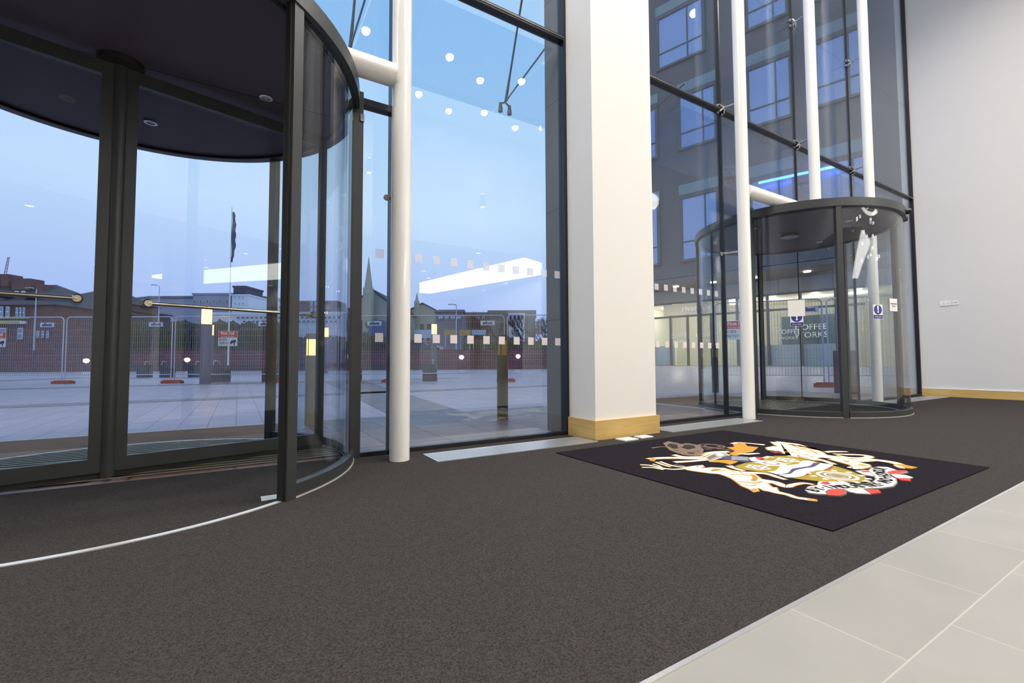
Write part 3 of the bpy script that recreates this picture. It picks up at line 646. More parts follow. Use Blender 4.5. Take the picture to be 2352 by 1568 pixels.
a.circ(A(1870,280), .035, 'tan', 12, 18, .025); a.circ(A(1870,280), .012, 'black', 12, 10); a.shape(L(A,(1625,272),(1740,262),(1800,285),(1700,292)), 'maroon', 12)
a.shape(L(A,(1580,240),(1640,215),(1700,235),(1640,258)), 'cream', 12, 'tan', .005)
a.stroke(L(B,(560,350),(850,385),(1150,430),(1480,425),(1760,460),(1900,500)), [.14,.12,.10,.07,.07,.05], 'cream', 11, 'tan', .010)
a.shape(L(B,(1800,510),(1900,490),(2000,510),(2180,545),(2080,565),(1960,548),(1900,560),(1860,540)), 'gold', 12, 'tan', .004); a.shape(L(B,(1800,515),(1890,520),(1990,560),(1880,550)), 'cream', 13)
a.stroke(L(B,(1250,430),(1500,440),(1700,470)), .012, 'tan', 12); a.stroke(L(B,(800,385),(1000,410),(1200,440)), .012, 'gold', 12)
a.stroke(L(B,(690,296),(800,284),(1040,286)), [.03,.05,.02], 'cream', 11, 'tan', .006)
a.stroke(L(B,(820,322),(1000,332),(1250,340),(1395,362),(1380,385),(1250,392),(1050,382),(880,345)), [.02,.04,.04,.05,.05,.04,.04,.02], 'cream', 11, 'tan', .008)
a.shape(L(B,(740,412),(900,400),(1080,440),(1260,468),(1400,500),(1420,540),(1270,572),(1160,560),(1090,505),(900,452)), 'cream', 11, 'tan', .010)
a.shape(L(B,(970,430),(1080,445),(1060,470),(1000,455)), 'gold', 12); a.circ(B(1290,510), .03, 'gold', 12, 12); a.stroke(L(B,(1070,555),(1120,545),(1190,578)), .03, 'cream', 12); a.stroke(L(B,(1180,520),(1240,540),(1340,545)), .010, 'gold', 12)
a.stroke(L(B,(500,400),(640,430),(800,485),(860,492)), [.04,.04,.04,.01], 'cream', 11, 'tan', .006)
a.done('woven_lion')
# motto scroll
a = Art()
a.shape(L(B,(560,832),(580,786),(650,780),(1000,792),(1095,825),(900,850)), 'white', 12, 'grey', .006); a.shape(L(B,(600,818),(640,786),(720,786),(775,820),(720,840)), 'red', 13)
a.shape(L(B,(1000,915),(1300,905),(1420,985),(1200,975),(1080,950)), 'white', 12, 'grey', .005); a.shape(L(B,(1300,912),(1550,918),(1600,966),(1440,985),(1390,955)), 'red', 13)
a.shape(L(B,(1760,668),(1850,662),(2000,678),(2110,712),(2060,728),(1860,722)), 'white', 12, 'grey', .005); a.shape(L(B,(1850,725),(2060,733),(2090,775),(1930,762)), 'red', 13)
a.shape(L(B,(1180,605),(1400,594),(1410,640),(1480,695),(1340,672),(1260,640)), 'white', 12, 'grey', .005); a.shape(L(B,(1245,612),(1400,600),(1405,632),(1300,632)), 'red', 13)
a.shape(L(B,(372,930),(420,872),(600,842),(900,846),(1300,832),(1470,802),(1530,745),(1500,695),(1430,640),(1408,600),(1450,562),(1560,540),(1700,548),(1830,590),(1760,610),(1700,640),(1725,690),(1820,735),(1838,800),(1780,858),(1600,885),(1300,898),(1000,906),(860,905),(740,915),(690,950),(700,992),(560,985),(430,970)), 'white', 14, 'grey', .008)
a.shape(L(B,(700,962),(760,922),(930,906),(1012,950),(1000,990),(900,1018),(740,1008)), 'red', 15, 'taupe', .008); a.shape(L(B,(1695,635),(1800,602),(1990,605),(2020,625),(1900,650),(1740,655)), 'red', 15, 'grey', .008)
sc = a.done('motto_scroll')
path = L(B,(470,945),(600,905),(760,880),(950,878),(1150,870),(1350,866),(1520,845),(1650,800),(1690,755),(1660,700),(1600,650),(1560,605),(1600,570),(1690,575))
Q = []
for i in range(len(path)-1):
    for k_ in range(6): Q.append(path[i].lerp(path[i+1], k_/6))
Q.append(path[-1]); acc = [0]
for i in range(1, len(Q)): acc.append(acc[-1]+(Q[i]-Q[i-1]).length)
words = 'BY·INDUSTRY·AND·HONOUR'; cu_ = D.curves.new('w', 'FONT')
for i, ch in enumerate(words):
    if ch == ' ': continue
    s_ = acc[-1]*(i+.6)/(len(words)+.4); j = max(q for q in range(len(acc)) if acc[q] <= s_); j = min(j, len(Q)-2)
    j0, j1 = max(0, j-3), min(len(Q)-1, j+4)
    tg = (Q[j1]-Q[j0]).normalized(); p = Q[j]+Vector((0,0,.0150))
    text('motto_letter', ch, .088, BLK, sc, p, tg, (-tg.y, tg.x, 0), .0002, bold=.003)
D.curves.remove(cu_)
#=================================================================== OUTSIDE GROUND
WN = Vector((-.955, -.3, 0)).normalized(); WD = Vector((.3, -.955, 0)).normalized(); WP = Vector((21.7, 17.3, 0))   # café wing: face normal, run, foot point
def gz(x, y):
    d = (Vector((x, y, 0))-WP).dot(WN); s = (Vector((x, y, 0))-WP).dot(WD)
    k = max(0, min(1, 1-d/9)); q = max(0, min(1, (s+7)/4)); return -.02+.45*k*k*(3-2*k)*q*q*(3-2*q)
def grid(name, x0, x1, y0, y1, st, m, dz=0.0, base=(0,0,0)):
    b = MB(); nx = max(1, int((x1-x0)/st)); ny = max(1, int((y1-y0)/st)); V = []; F = []
    for j in range(ny+1):
        for i in range(nx+1):
            x = x0+(x1-x0)*i/nx; y = y0+(y1-y0)*j/ny; V.append((x, y, gz(x, y)+dz))
    for j in range(ny):
        for i in range(nx): a = j*(nx+1)+i; F.append((a, a+1, a+nx+2, a+nx+1))
    b.add(V, F); return struct(b.build(name, m, base=base, smooth=True, fix=False))
grid('plaza_paving', -45, 60, YF+.05, 62, 1.0, PAVE)
b = MB(); b.box(-400, 500, 62, 700, -.5, -.02); struct(b.build('road_ground', mat('asphalt', (.10,.10,.12,1), .8, var=.2, vs=.3)))
# brown reflection strip, then darker bands laid in the slabs
def band(pts, m, dz=.004):
    b = MB(); b.prism(pts, -.019+dz*.2, -.018+dz); return struct(b.build('paving_band', m, base=(0,0,0)))
band([(-3.2,YF+.06),(12.0,YF+.06),(12.0,5.25),(-3.2,5.25)], PAVEB)  # brown colour paints in the carpet reflected at the glass
band([(.75,5.25),(12.0,5.25),(12.0,6.45),(.75,6.45)], PAVED)
band([(-30,11.4),(12,11.4),(12,12.1),(-30,12.1)], PAVED)
band([(-30,19.6),(9,19.6),(9,20.4),(-30,20.4)], PAVED)
band([(1.9,6.45),(3.0,6.45),(4.6,19.6),(3.0,19.6)], PAVED)
band([(-16,18.6),(-15.2,18.6),(-6,34),(-8,34)], PAVED)
# entrance mat well outside the near door, and the one at the far door
for x0, x1, lb, cx in ((-2.05,.45,'brown ribbed entrance mat outside the near revolving door', -.72), (6.4,9.1,'brown ribbed entrance mat outside the far revolving door', 7.7)):
    t = thing('entrance_mat', lb, 'mat', ((x0+x1)/2, 5.6, -.016), 'outdoor entrance mats')
    r = 1.545 if cx < 0 else 1.445; arc = [(cx+r*math.cos(R_(a)), (3.95 if cx < 0 else 3.90)+r*math.sin(R_(a))) for a in range(35, 146, 5)]
    P = [(x1,6.35)]+[(x0,6.35),(x0,4.75)]+arc[::-1]+[(x1,4.75)] if cx < 0 else [(x1,6.35),(x0,6.35),(x0,4.78)]+arc[::-1]+[(x1,4.78)]
    MB().prism(P, -.014, -.004).build('coir_pile', mat('brown_coir', (.30,.19,.13,1), .9, var=.2, vs=30), t)
    b = MB()
    y = 5.56
    while y < 6.32: b.box(x0+.03, x1-.03, y, y+.008, -.004, .0); y += .05
    b.build('metal_ribs', mat('outdoor_rib', (.36,.27,.22,1), .5, .3), t)
    b = MB(); b.box(x0-.03, x0, 4.6, 6.38, -.014, .001); b.box(x1, x1+.035, 4.6, 6.38, -.014, .001); b.box(x0, x1, 6.35, 6.38, -.014, .001); b.build('edge_frame', STRIP, t)
# ------------------------------------------------------------------ glass canopy on rods
t = thing('glass_canopy', 'frameless glass canopy over the entrance hung on steel rods', 'canopy', (2, 4.6, 4.14))
for x0, x1 in ((-5.1,-3.1),(-3.08,-1.06),(-1.04,.99),(1.01,2.89)):
    MB().box(x0, x1, YF+.10, 5.25, 4.14, 4.16).build('canopy_pane', CANOPY, t, smooth=False)
MB().box(2.91, 5.0, 4.12, 5.25, 4.14, 4.16).build('canopy_pane', CANOPY, t, smooth=False)
MB().box(5.02, 12.2, YF+.10, 5.25, 4.14, 4.16).build('canopy_pane', CANOPY, t, smooth=False)
for i, x in enumerate((-3.09, -1.05, 1.0, 3.0, 5.01)):
    b = MB()
    for dx in (-.07, .07): b.tube([(x+dx,5.1,4.08),(x+dx,5.1,4.14)], .03, 14); b.tube([(x+dx,5.1,4.16),(x+dx,5.1,4.20)], .022, 14); b.tube([(x+dx,5.1,4.19),(x,5.1,4.23)], .012, 8)
    b.build('canopy_clamp', DCHROME, t)
    yy = 4.09 if 2.92 < x < 3.8 else YF+.06
    for dx, z in ((0, 6.9), (.02, 4.45)):
        MB().tube([(x,5.08,4.23),(x,5.08+(yy-5.08)*.12,4.23+(z-4.23)*.12),(x+dx,yy,z)], [.022,.014,.013] if z > 5 else [.010,.010,.010], 10).build('tie_rod', DCHROME, t)
# ------------------------------------------------------------------ bollards and light columns
BRONZE = mat('bronze_metal', (.05,.048,.034,1), .35, .5)
def bollard(x, y, lit, label, h=1.13, r=.075, m=BRONZE):
    z = gz(x, y); t = thing('bollard_light', label, 'bollard light', (x, y, z), 'bollard lights by the entrance')
    MB().tube([(x,y,z),(x,y,z+h-.27)], r, 24).build('post', m, t); MB().tube([(x,y,z+h-.07),(x,y,z+h)], r, 24).build('cap', m, t)
    MB().tube([(x,y,z+h-.27),(x,y,z+h-.07)], r*.86, 24).build('lens', GLOW if lit else mat('amber_lens', (.35,.20,.06,1), .3), t)
    b = MB()
    for k in range(4): a = R_(45+90*k); b.tube([(x+r*.93*math.cos(a), y+r*.93*math.sin(a), z+h-.275),(x+r*.93*math.cos(a), y+r*.93*math.sin(a), z+h-.06)], .006, 6)
    b.build('lens_guard', m, t)
    if lit: lamp('bulb', 'POINT', (x,y,z+h-.17), 14, (1,.55,.2), .06, t)
bollard(.79, 6.1, True, 'reflection-tinted beige bollard light glowing amber just outside the near revolving door', m=mat('reflection_beige_post', (.45,.38,.27,1), .6))  # beige post colour stands in for the white pillar's reflection
bollard(3.04, 5.26, False, 'dark bronze bollard light standing unlit outside the glass left of the pillar')
bollard(10.0, 6.9, False, 'dark bronze bollard light behind the far revolving door')
def lightcol(px, pyb, pyt, label, w=.18):
    g = fl(px, pyb); z0 = gz(g.x, g.y); d = g.dot(fwd) if False else (g-Vector((0,0,EYE))).dot(fwd)
    h = EYE+(ray(px, pyt).z)*d-z0; t = thing('light_column', label, 'light column', (g.x, g.y, z0), 'light columns on the plaza'); x, y = g.x, g.y
    hl = h*.20
    MB().tube([(x,y,z0),(x,y,z0+h-hl-.05)], w, 20).build('post', mat('grey_blue_post', (.16,.14,.20,1), .5), t)
    MB().tube([(x,y,z0+h-hl-.05),(x,y,z0+h-.06)], w*.92, 20).build('lens', GLOW, t); MB().tube([(x,y,z0+h-.06),(x,y,z0+h)], w, 20).build('cap', DCHROME, t)
    lamp('bulb', 'POINT', (x,y,z0+h-hl/2), 60, (1,.55,.2), .15, t)
lightcol(471, 880, 706, 'tall light column with glowing amber head, seen through the near door')
lightcol(483, 862, 744, 'smaller light column just right of and behind the tall one in the near door', .13)
lightcol(997, 858, 742, 'light column with amber head between the benches, left of the dark bollard')
lightcol(748, 858, 750, 'light column seen through the curved side glass of the near door', .16)
# ------------------------------------------------------------------ temporary fence
GALV = mat('galvanised_tube', (.50,.52,.60,1), .4, .6); WIRE = mat('fence_wire', (.30,.31,.38,1), .5, .5); FOOT = mat('orange_foot_block', srgb(170,82,58), .8)
SIGNB = mat('sign_board', (.62,.66,.74,1), .6); SRED = mat('sign_red', srgb(214,70,60), .6); SWH = mat('sign_white', (.80,.80,.82,1), .6); SBLU = mat('sign_blue_ink', (.03,.05,.20,1), .6)
def fence_panel(p0, p1, h, label, sign=True, sec=None):
    p0 = Vector(p0); p1 = Vector(p1); ax = (p1-p0).normalized(); w = (p1-p0).length; Z = Vector((0,0,1)); nn = Vector((ax.y, -ax.x, 0))
    if nn.dot(p0) > 0: nn = -nn
    t = thing('mesh_fence', label, 'fence', p0, 'temporary mesh fence panels')
    a, c = p0+ax*.06, p1-ax*.06; rr = .12
    pts = [a+Z*.02, a+Z*(h-rr), a+ax*rr*.3+Z*(h-rr*.3), a+ax*rr+Z*h, c-ax*rr+Z*h, c-ax*rr*.3+Z*(h-rr*.3), c+Z*(h-rr), c+Z*.02]
    b = MB(); b.tube(pts, .022, 8); b.tube([a+Z*.22, c+Z*.22], .018, 8); b.build('tube_frame', GALV, t)
    b = MB(); n_ = int(w/.085)
    for i in range(1, n_):
        q = a+(c-a)*(i/n_); b.obox(q+Z*(h/2+.1), ax*.0035, nn*.0035, Z*(h/2-.12))
    for i in range(1, 9): z = .22+(h-.22)*i/9; b.obox((a+c)/2+Z*z, ax*((c-a).length/2), nn*.003, Z*.003)
    b.build('wire_mesh', WIRE, t, smooth=False)
    if sign:
        q = p0+ax*(w*(.84 if sign is True else sign))+nn*.03+Z*(h-.30)
        b = MB(); b.obox(q, ax*.27, nn*.005, Z*.085); s_ = b.build('sign', SIGNB, t)
        text('lettering', 'elliott', .16, SBLU, s_, q+nn*.012, ax if ax.dot(RT) > 0 else -ax, Z, .002, bold=.006)
    if sec:
        q = p0+ax*(w*sec)+nn*.04+Z*(h-.86); A_ = ax if ax.dot(RT) > 0 else -ax
        b = MB(); b.obox(q, ax*.37, nn*.006, Z*.29); s_ = b.build('security_sign', SWH, t); s_['label'] = 'white board with red First Call band and phone number'
        b = MB(); b.obox(q+Z*.16+nn*.008, ax*.36, nn*.003, Z*.12); b.build('red_band', SRED, s_)
        text('lettering', 'First Call', .145, SWH, s_, q+Z*.195+nn*.015, A_, Z, .002, bold=.004); text('lettering', 'Security Services', .075, SWH, s_, q+Z*.085+nn*.015, A_, Z, .002)
        text('lettering', '01302', .12, INK, s_, q-Z*.05-A_*.17+nn*.012, A_, Z, .002); text('lettering', '707727', .12, INK, s_, q-Z*.19-A_*.13+nn*.012, A_, Z, .002)
        c_ = q-Z*.12+A_*.22+nn*.010; b = MB(); b.obox(c_, A_*.10+Z*.03, nn*.003, Z*.05-A_*.015); b.obox(c_-A_*.09-Z*.07, A_*.03, nn*.003, Z*.03); b.obox(c_+A_*.04-Z*.09, A_*.02, nn*.003, Z*.05); b.build('camera_picture', INK, s_)
    return t
def foot(p, t):
    p = Vector(p); ax = RT.copy(); ax.z = 0; ax.normalize(); fw = Vector((-ax.y, ax.x, 0))
    b = MB(); b.obox(p+Vector((0,0,.075)), ax*.36, fw*.12, Vector((0,0,.05))); b.obox(p+Vector((0,0,.135)), ax*.30, fw*.09, Vector((0,0,.02)))
    b.build('foot_block', FOOT, t)['label'] = 'orange foot block'
FD = 17.5
fx = [-350, -102, 148, 398, 650, 900, 1162, 1425]
desc = ['far left edge of the view', 'left edge, in front of the brick pub', 'left half of the near door, beside the door shaft', 'right half of the near door, carrying the First Call board', 'behind the curved side glass of the near door', 'behind the nearest white column', 'right part of the bay left of the pillar', 'behind the stone pier']
FL = ['outside the left edge of the photo','left edge, before the brick pub, with a red board','behind the shaft of the near door','right half of the near door, carrying the First Call board','behind the curved glass side of the near door','behind the nearest white column and the bench','from the dark bollard to the stone pier']
for i in range(7):
    a = pt(fx[i], 800, FD); c = pt(fx[i+1], 800, FD); a.z = c.z = -.02+.12
    t = fence_panel(a, c, 2.46, 'mesh fence panel, '+FL[i], True, .50 if i == 3 else (.38 if i == 1 else None))
    p = pt(fx[i], 800, FD); p.z = -.045; foot(p, t)
for i in ():
    foot(p, 'orange foot block of the fence, '+['left edge', 'left of the door shaft', 'middle of the near door', 'seen between the near door posts', 'behind the nearest column', 'beside the dark bollard'][i-1])
# return of the fence seen through the far door
qs = [(1640, 14.2), (1896, 13.2), (2110, 12.4)]
for i in range(2):
    a = pt(qs[i][0], 800, qs[i][1]); c = pt(qs[i+1][0], 800, qs[i+1][1]); a.z = c.z = .10+max(gz(a.x,a.y), 0)*.3
    t = fence_panel(a, c, 2.46, ('mesh fence panel seen through the far door, left one', 'mesh fence panel seen through the far door, right one')[i], .86, .22 if i == 0 else None)
p = pt(1900, 800, 13.2); p.z = gz(p.x, p.y)-.02; foot(p, t)
# ------------------------------------------------------------------ benches
BN = mat('bench_dark_wood', (.075,.065,.075,1), .5, var=.2, vs=6); BP = mat('bench_plinth', (.10,.09,.12,1), .7)
def bench(px0, px1, d, label):
    a = pt(px0, 800, d); c = pt(px1, 800, d); z = gz(a.x, a.y); a.z = c.z = z; ax = (c-a).normalized(); w = (c-a).length; fw = Vector((-ax.y, ax.x, 0)); Z = Vector((0,0,1)); mid = (a+c)/2
    t = thing('bench', label, 'bench', mid, 'plaza benches')
    b = MB()
    for k in range(5): b.obox(mid+Z*.58+fw*(-.24+.12*k), ax*w/2, fw*.05, Z*.10)
    b.build('seat', BN, t)
    for sg in (-1, 1): b = MB(); b.obox(mid+ax*sg*(w/2-.28)+Z*.24, ax*.26, fw*.24, Z*.24); b.build('plinth', BP, t)
    for sg in (-1, 1):
        q = mid+ax*sg*(w/2-.12)+Z*.68
        MB().tube([q-fw*.22, q-fw*.22+Z*.10, q-fw*.12+Z*.20, q+fw*.05+Z*.16, q+fw*.2+Z*.02], .02, 8).build('armrest', CHROME, t)
bench(493, 640, 18.6, 'long dark bench with pale hoop armrests, seen through the right of the near door')
bench(798, 1003, 18.8, 'long dark bench partly behind the nearest white column')
bench(248, 346, 25.0, 'distant dark bench seen behind the near door shaft')
bench(375, 462, 25.2, 'distant dark bench left of the tall light column')
# ------------------------------------------------------------------ garden wall, hedge, banks
def wallrun(name, pts, h, th, m, label, cat):
    b = MB()
    for (x0, d0), (x1, d1) in zip(pts, pts[1:]):
        a = pt(x0, 800, d0); c = pt(x1, 800, d1); a.z = c.z = 0; ax = (c-a).normalized(); fw = Vector((-ax.y, ax.x, 0)); mid = (a+c)/2
        b.obox(mid+Vector((0,0,h/2-.1)), ax*((c-a).length/2), fw*th/2, Vector((0,0,h/2+.1)))
        b.obox(mid+Vector((0,0,h+.03)), ax*((c-a).length/2), fw*(th/2+.05), Vector((0,0,.04)))
    return tag(b.build(name, m), label, cat)
wallrun('brick_wall', [(-500,42),(240,44.5)], 2.0, .35, WALLBRICK, 'low maroon block wall at the back of the plaza, left part', 'wall')
wallrun('brick_wall', [(240,44.5),(880,47),(1400,50)], 2.0, .35, WALLBRICK, 'low maroon block wall at the back of the plaza, right part', 'wall')
LEAF = mat('hedge_leaves', (.085,.085,.045,1), .9, var=.5, vs=3); BARK = mat('bare_bark', (.07,.045,.05,1), .9)
def hedge(px0, px1, d, h, label, amp=.35):
    n = int((px1-px0)/2); V = []; F = []; rg = random.Random(px0); m_ = 7; prof = [(0,0),(.0,.45),(.1,.8),(.5,1),(.9,.95),(1.0,.5),(1.0,0)]
    for i in range(n+1):
        c = pt(px0+(px1-px0)*i/n, 800, d); c.z = 0; hh = h+amp*(math.sin(i*.35)*.3+math.sin(i*.13+1)*.5)+rg.uniform(-amp, amp)*.5
        for u, v in prof:
            q = c+Vector((fwd.x, fwd.y, 0))*(u*2.4+rg.uniform(-.15,.15)); V.append((q.x, q.y, v*hh+(rg.uniform(-.12,.12) if v else 0)))
    for i in range(n):
        for k in range(m_-1): F.append((i*m_+k, i*m_+k+1, (i+1)*m_+k+1, (i+1)*m_+k))
    F.append(tuple(range(m_))); F.append(tuple(n*m_+k for k in range(m_-1,-1,-1)))
    b = MB(); b.add(V, F); o = b.build('hedge', LEAF, smooth=False); tag(o, label, 'hedge')
    tw = MB()
    for i in range(int((px1-px0)*1.2)):
        px = rg.uniform(px0, px1); q = pt(px, 800, d+rg.uniform(-.1,1.2)); q.z = h*rg.uniform(.35,.95); e_ = q+Vector((rg.uniform(-.25,.25), rg.uniform(-.2,.2), rg.uniform(.2,.7)))
        tw.tube([q, e_], [.022,.008], 3, False)
    tw.build('twigs', BARK, o, smooth=False)
hedge(290, 645, 48.5, 5.2, 'brown-green hedge behind the block wall, left of the door post'); hedge(650, 900, 50, 3.6, 'thin hedge of bare stems behind the curved door glass', .3); hedge(1062, 1300, 68, 4.2, 'dark hedge bank behind the bay left of the pillar')
# bowl lamps on the wall
for px, py, d, lb in ((198,828,43.2,'left one in the near door'), (430,826,44,'right one in the near door'), (1060,820,47,'left of the dark bollard'), (1190,818,47.5,'right of the dark bollard')):
    p = pt(px, py, d); t = thing('wall_lamp', 'small round white lamp on the plaza wall, '+lb, 'wall lamp', p, 'round lamps on the block wall')
    MB().lathe([(.03,-.24),(.18,-.16),(.26,0),(.20,.15),(.04,.2)], p, 16).build('globe', mat('globe_glow', (1,.95,.85,1), emit=4, ecol=(1,.9,.75,1)), t)
    MB().tube([p-Vector((0,0,.2)), p-Vector((0,0,.5))], .05, 8).build('bracket', DCHROME, t)
# ------------------------------------------------------------------ flagpoles, lamp posts, crane
def pole(px, pyt, d, label, flag=None, r=.055, cat='flagpole', name='flagpole', m=WHITEP):
    p = pt(px, 800, d); p.z = 0; top = EYE+ray(px, pyt).z*d; t = thing(name, label, cat, p)
    MB().tube([p, Vector((p.x,p.y,top*.5)), Vector((p.x,p.y,top))], [r*1.4, r, r*.5], 12).build('mast', m, t)
    MB().lathe([(r*2.4,0),(r*2.2,.15),(r*1.4,.2)], p, 16).build('base_collar', m, t)
    if flag:
        y0, y1, w = flag; z0 = EYE+ray(px, y1).z*d; z1 = EYE+ray(px, y0).z*d; H_ = z1-z0; V = []; F = []; n = 16
        for i in range(n+1):
            z = z1-H_*i/n; ww = w*(.35+.55*math.sin(math.pi*min(1, i/n*1.1))+.12*math.sin(i*1.9))
            for k in range(5): q = p+RT*(.05+ww*k/4)+fwd*(.07*math.sin(k*1.7+i*.6)); V.append((q.x, q.y, z))
        for i in range(n):
            for k in range(4): F.append((i*5+k, i*5+k+1, (i+1)*5+k+1, (i+1)*5+k))
        b = MB(); b.add(V, F); o = b.build('flag', mat('flag_cloth', (.10,.10,.16,1), .8, var=.6, vs=4), t, fix=False)
        md = o.modifiers.new('thickness', 'SOLIDIFY'); md.thickness = .01
    return t
pole(525, 470, 41, 'tall white flagpole with a furled dark flag, seen through the near door', (482, 600, .45))
pole(817, 518, 41, 'white flagpole with a furled dark flag, left of the nearest white column', (528, 622, .42))
pole(930, 655, 62, 'thin distant pole beside the nearest white column', None, .05)
for px, pt_, d, lb in ((78, 662, 52, 'silver street lamp post in front of the brick pub'), (116, 690, 60, 'thin silver lamp post right of the brick pub'), (1048, 700, 55, 'dark street lamp post right of the amber light column'), (362, 655, 70, 'distant street lamp post right of the near door shaft')):
    t = pole(px, pt_, d, lb, None, .09, 'street lamp', 'street_lamp', GALV)
    p = pt(px, pt_, d); MB().tube([p, p-RT*.5+Vector((0,0,.1)), p-RT*1.0+Vector((0,0,.05))], .06, 8).build('lamp_arm', GALV, t)
t = thing('tower_crane', 'faint distant lattice crane above the pub roof', 'crane', pt(8, 640, 140))
b = MB()
a0 = pt(5, 650, 140); a1 = pt(18, 590, 140); b.tube([a0, a1], .12, 4); b.tube([a0+RT*.8, a1+RT*.5], .12, 4)
for k in range(8): b.tube([a0.lerp(a1, k/8), (a0+RT*.8).lerp(a1+RT*.5, (k+1)/8)], .08, 4)
b.build('mast', mat('crane_steel', (.55,.40,.45,1), .6), t)
# ------------------------------------------------------------------ buildings beyond the plaza
WFR = mat('white_window_frame', (.85,.86,.90,1), .6); WGL = mat('window_pane_blue', (.26,.34,.48,1), .15, .3); WDK = mat('window_pane_dark', (.03,.035,.05,1), .15)
SLATE = mat('slate_roof', (.045,.045,.075,1), .8, var=.2, vs=2)
def building(name, label, px0, px1, ytop, d, wm, dep=9.0, roof=None, wins=(), wf=WFR, wg=WGL, parts=()):
    a = pt(px0, 800, d); c = pt(px1, 800, d); a.z = c.z = -.3; ax = (c-a); w = ax.length; ax.normalize(); fw = Vector((-ax.y, ax.x, 0)); Z = Vector((0,0,1))
    pxm = (px0+px1)/2; zt = EYE+ray(pxm, ytop).z*d; mid = (a+c)/2+fw*dep/2; t = thing(name, label, 'building', Vector((mid.x, mid.y, -.3)))
    b = MB(); b.obox(Vector((mid.x, mid.y, (zt-.3)/2)), ax*w/2, fw*dep/2, Z*((zt+.3)/2)); b.build('walls', wm, t)
    if roof:
        kind, yr = roof[0], roof[1]; zr = EYE+ray(pxm, yr).z*d; e = .3
        q = [a-ax*e-fw*e, c+ax*e-fw*e, c+ax*e+fw*(dep+e), a-ax*e+fw*(dep+e)]; q = [Vector((v.x, v.y, zt)) for v in q]
        i0 = {'ridge': 0.0, 'hip': min(w, dep)*.5, 'flat': 0}[kind]
        if kind == 'flat': b = MB(); b.obox(Vector((mid.x, mid.y, (zt+zr)/2)), ax*(w/2+.2), fw*(dep/2+.2), Z*(zr-zt)/2)
        else:
            r1 = Vector((*(a+ax*i0+fw*dep/2).xy, zr)); r2 = Vector((*(c-ax*i0+fw*dep/2).xy, zr)); 
            if kind == 'hip' and (r2-r1).dot(ax) < .1: r1 = r2 = (r1+r2)/2; r2 = r1+ax*.1
            b = MB(); b.add(q+[r1, r2], [(0,1,5,4),(2,3,4,5),(1,2,5),(3,0,4),(3,2,1,0)])
        b.build('roof', SLATE if kind != 'flat' else wm, t, smooth=False)
    for (x, y, ww, hh, nx, sx, *rest) in wins:
        glass = rest[0] if rest else wg
        for i in range(nx):
            q = pt(x+i*sx, y, d); sc_ = d/FPX; q -= fw*.06
            b = MB(); b.obox(q, ax*ww*sc_/2, fw*.06, Z*hh*sc_/2); f_ = b.build('window', wf, t)
            b = MB(); b.obox(q-fw*.03-Z*hh*sc_*.24, ax*ww*sc_*.38, fw*.05, Z*hh*sc_*.20); b.obox(q-fw*.03+Z*hh*sc_*.24, ax*ww*sc_*.38, fw*.05, Z*hh*sc_*.18); b.build('pane', glass, f_)
    for (x0, x1, y0, y1, mm, nm) in parts:
        q0 = pt(x0, y0, d); q1 = pt(x1, y1, d); b = MB(); qq = (q0+q1)/2; b.obox(qq-fw*.12, ax*abs((q1-q0).dot(ax))/2, fw*.12, Z*abs(q1.z-q0.z)/2); b.build(nm, mm, t)
    return t, ax, fw, d
t, ax, fw, d = building('pub_building', 'red brick pub with dormers, gold sign band and white windows, far left', -260, 122, 700, 56, REDBRICK, 12, ('hip', 634),
    wins=[(4,716,8,24,2,15),(40,718,4,24,3,8),(8,766,14,26,1,1),(48,766,11,26,1,1),(88,768,5,16,3,11),(-60,716,8,24,3,18)], parts=[(-200,50,737,744,mat('gold_sign', srgb(205,195,130), .5),'sign_band'),(50,62,737,744,WFR,'sign_end'),(-220,122,692,700,mat('cornice_stone', srgb(110,100,110), .8),'cornice'),(-200,70,729,732,mat('pale_ledge', srgb(190,180,130), .7),'ledge')])
for x0, x1, y0, y1 in ((20,36,632,660),(44,86,642,668),(98,114,655,675),(-20,-4,628,655)):
    q = pt((x0+x1)/2, (y0+y1)/2, d+5); b = MB(); s_ = (d+5)/FPX; b.obox(q, ax*(x1-x0)*s_/2, fw*.9, Vector((0,0,1))*(y1-y0)*s_/2); b.build('chimney', REDBRICK, t)
for x in (7, 55, 70):
    q = pt(x, 676, d+1.2); s_ = d/FPX; b = MB(); b.obox(q, ax*(9 if x < 10 else 5)*s_, fw*.8, Vector((0,0,1))*7*s_); dm = b.build('dormer', SLATE, t); b = MB(); b.obox(q-fw*.85, ax*(7 if x < 10 else 4)*s_, fw*.05, Vector((0,0,1))*5.5*s_); b.build('pane', WFR, dm)
building('house', 'dark hip-roofed building rising right of the brick pub', 122, 230, 688, 85, mat('dusky_brick', srgb(88,62,80), .85, var=.15), 14, ('hip', 645), wins=[(140,745,4,10,9,10)])
building('terrace', 'low terrace of dark shops between the pub and the door shaft', 118, 300, 715, 70, mat('shop_brick', srgb(100,70,78), .85, var=.2), 8, ('flat', 711), wins=[(165,758,7,20,3,13),(215,757,5,18,3,12)], wg=WDK)
PALE = mat('pale_render', srgb(165,170,200), .8, var=.05); WHB = mat('white_block', srgb(236,238,246), .8); BRN = mat('brown_block', srgb(140,108,112), .85, var=.1); GRB = mat('grey_stone_block', srgb(168,166,182), .85, var=.1)
building('warehouse', 'long grey flat-roofed building behind the hedge, left of the flagpole', 300, 456, 684, 140, GRB, 12, ('ridge', 672))
building('civic_building', 'grey stone building with a raised parapet left of the flagpole', 440, 528, 676, 118, GRB, 10, ('flat', 672), wins=[(447,692,4,8,6,15,WDK)])
building('flats', 'white block of flats right of the flagpole', 530, 569, 678, 110, WHB, 10, ('flat', 675), wins=[(541,683,3,5,3,9),(541,697,3,5,3,9)])
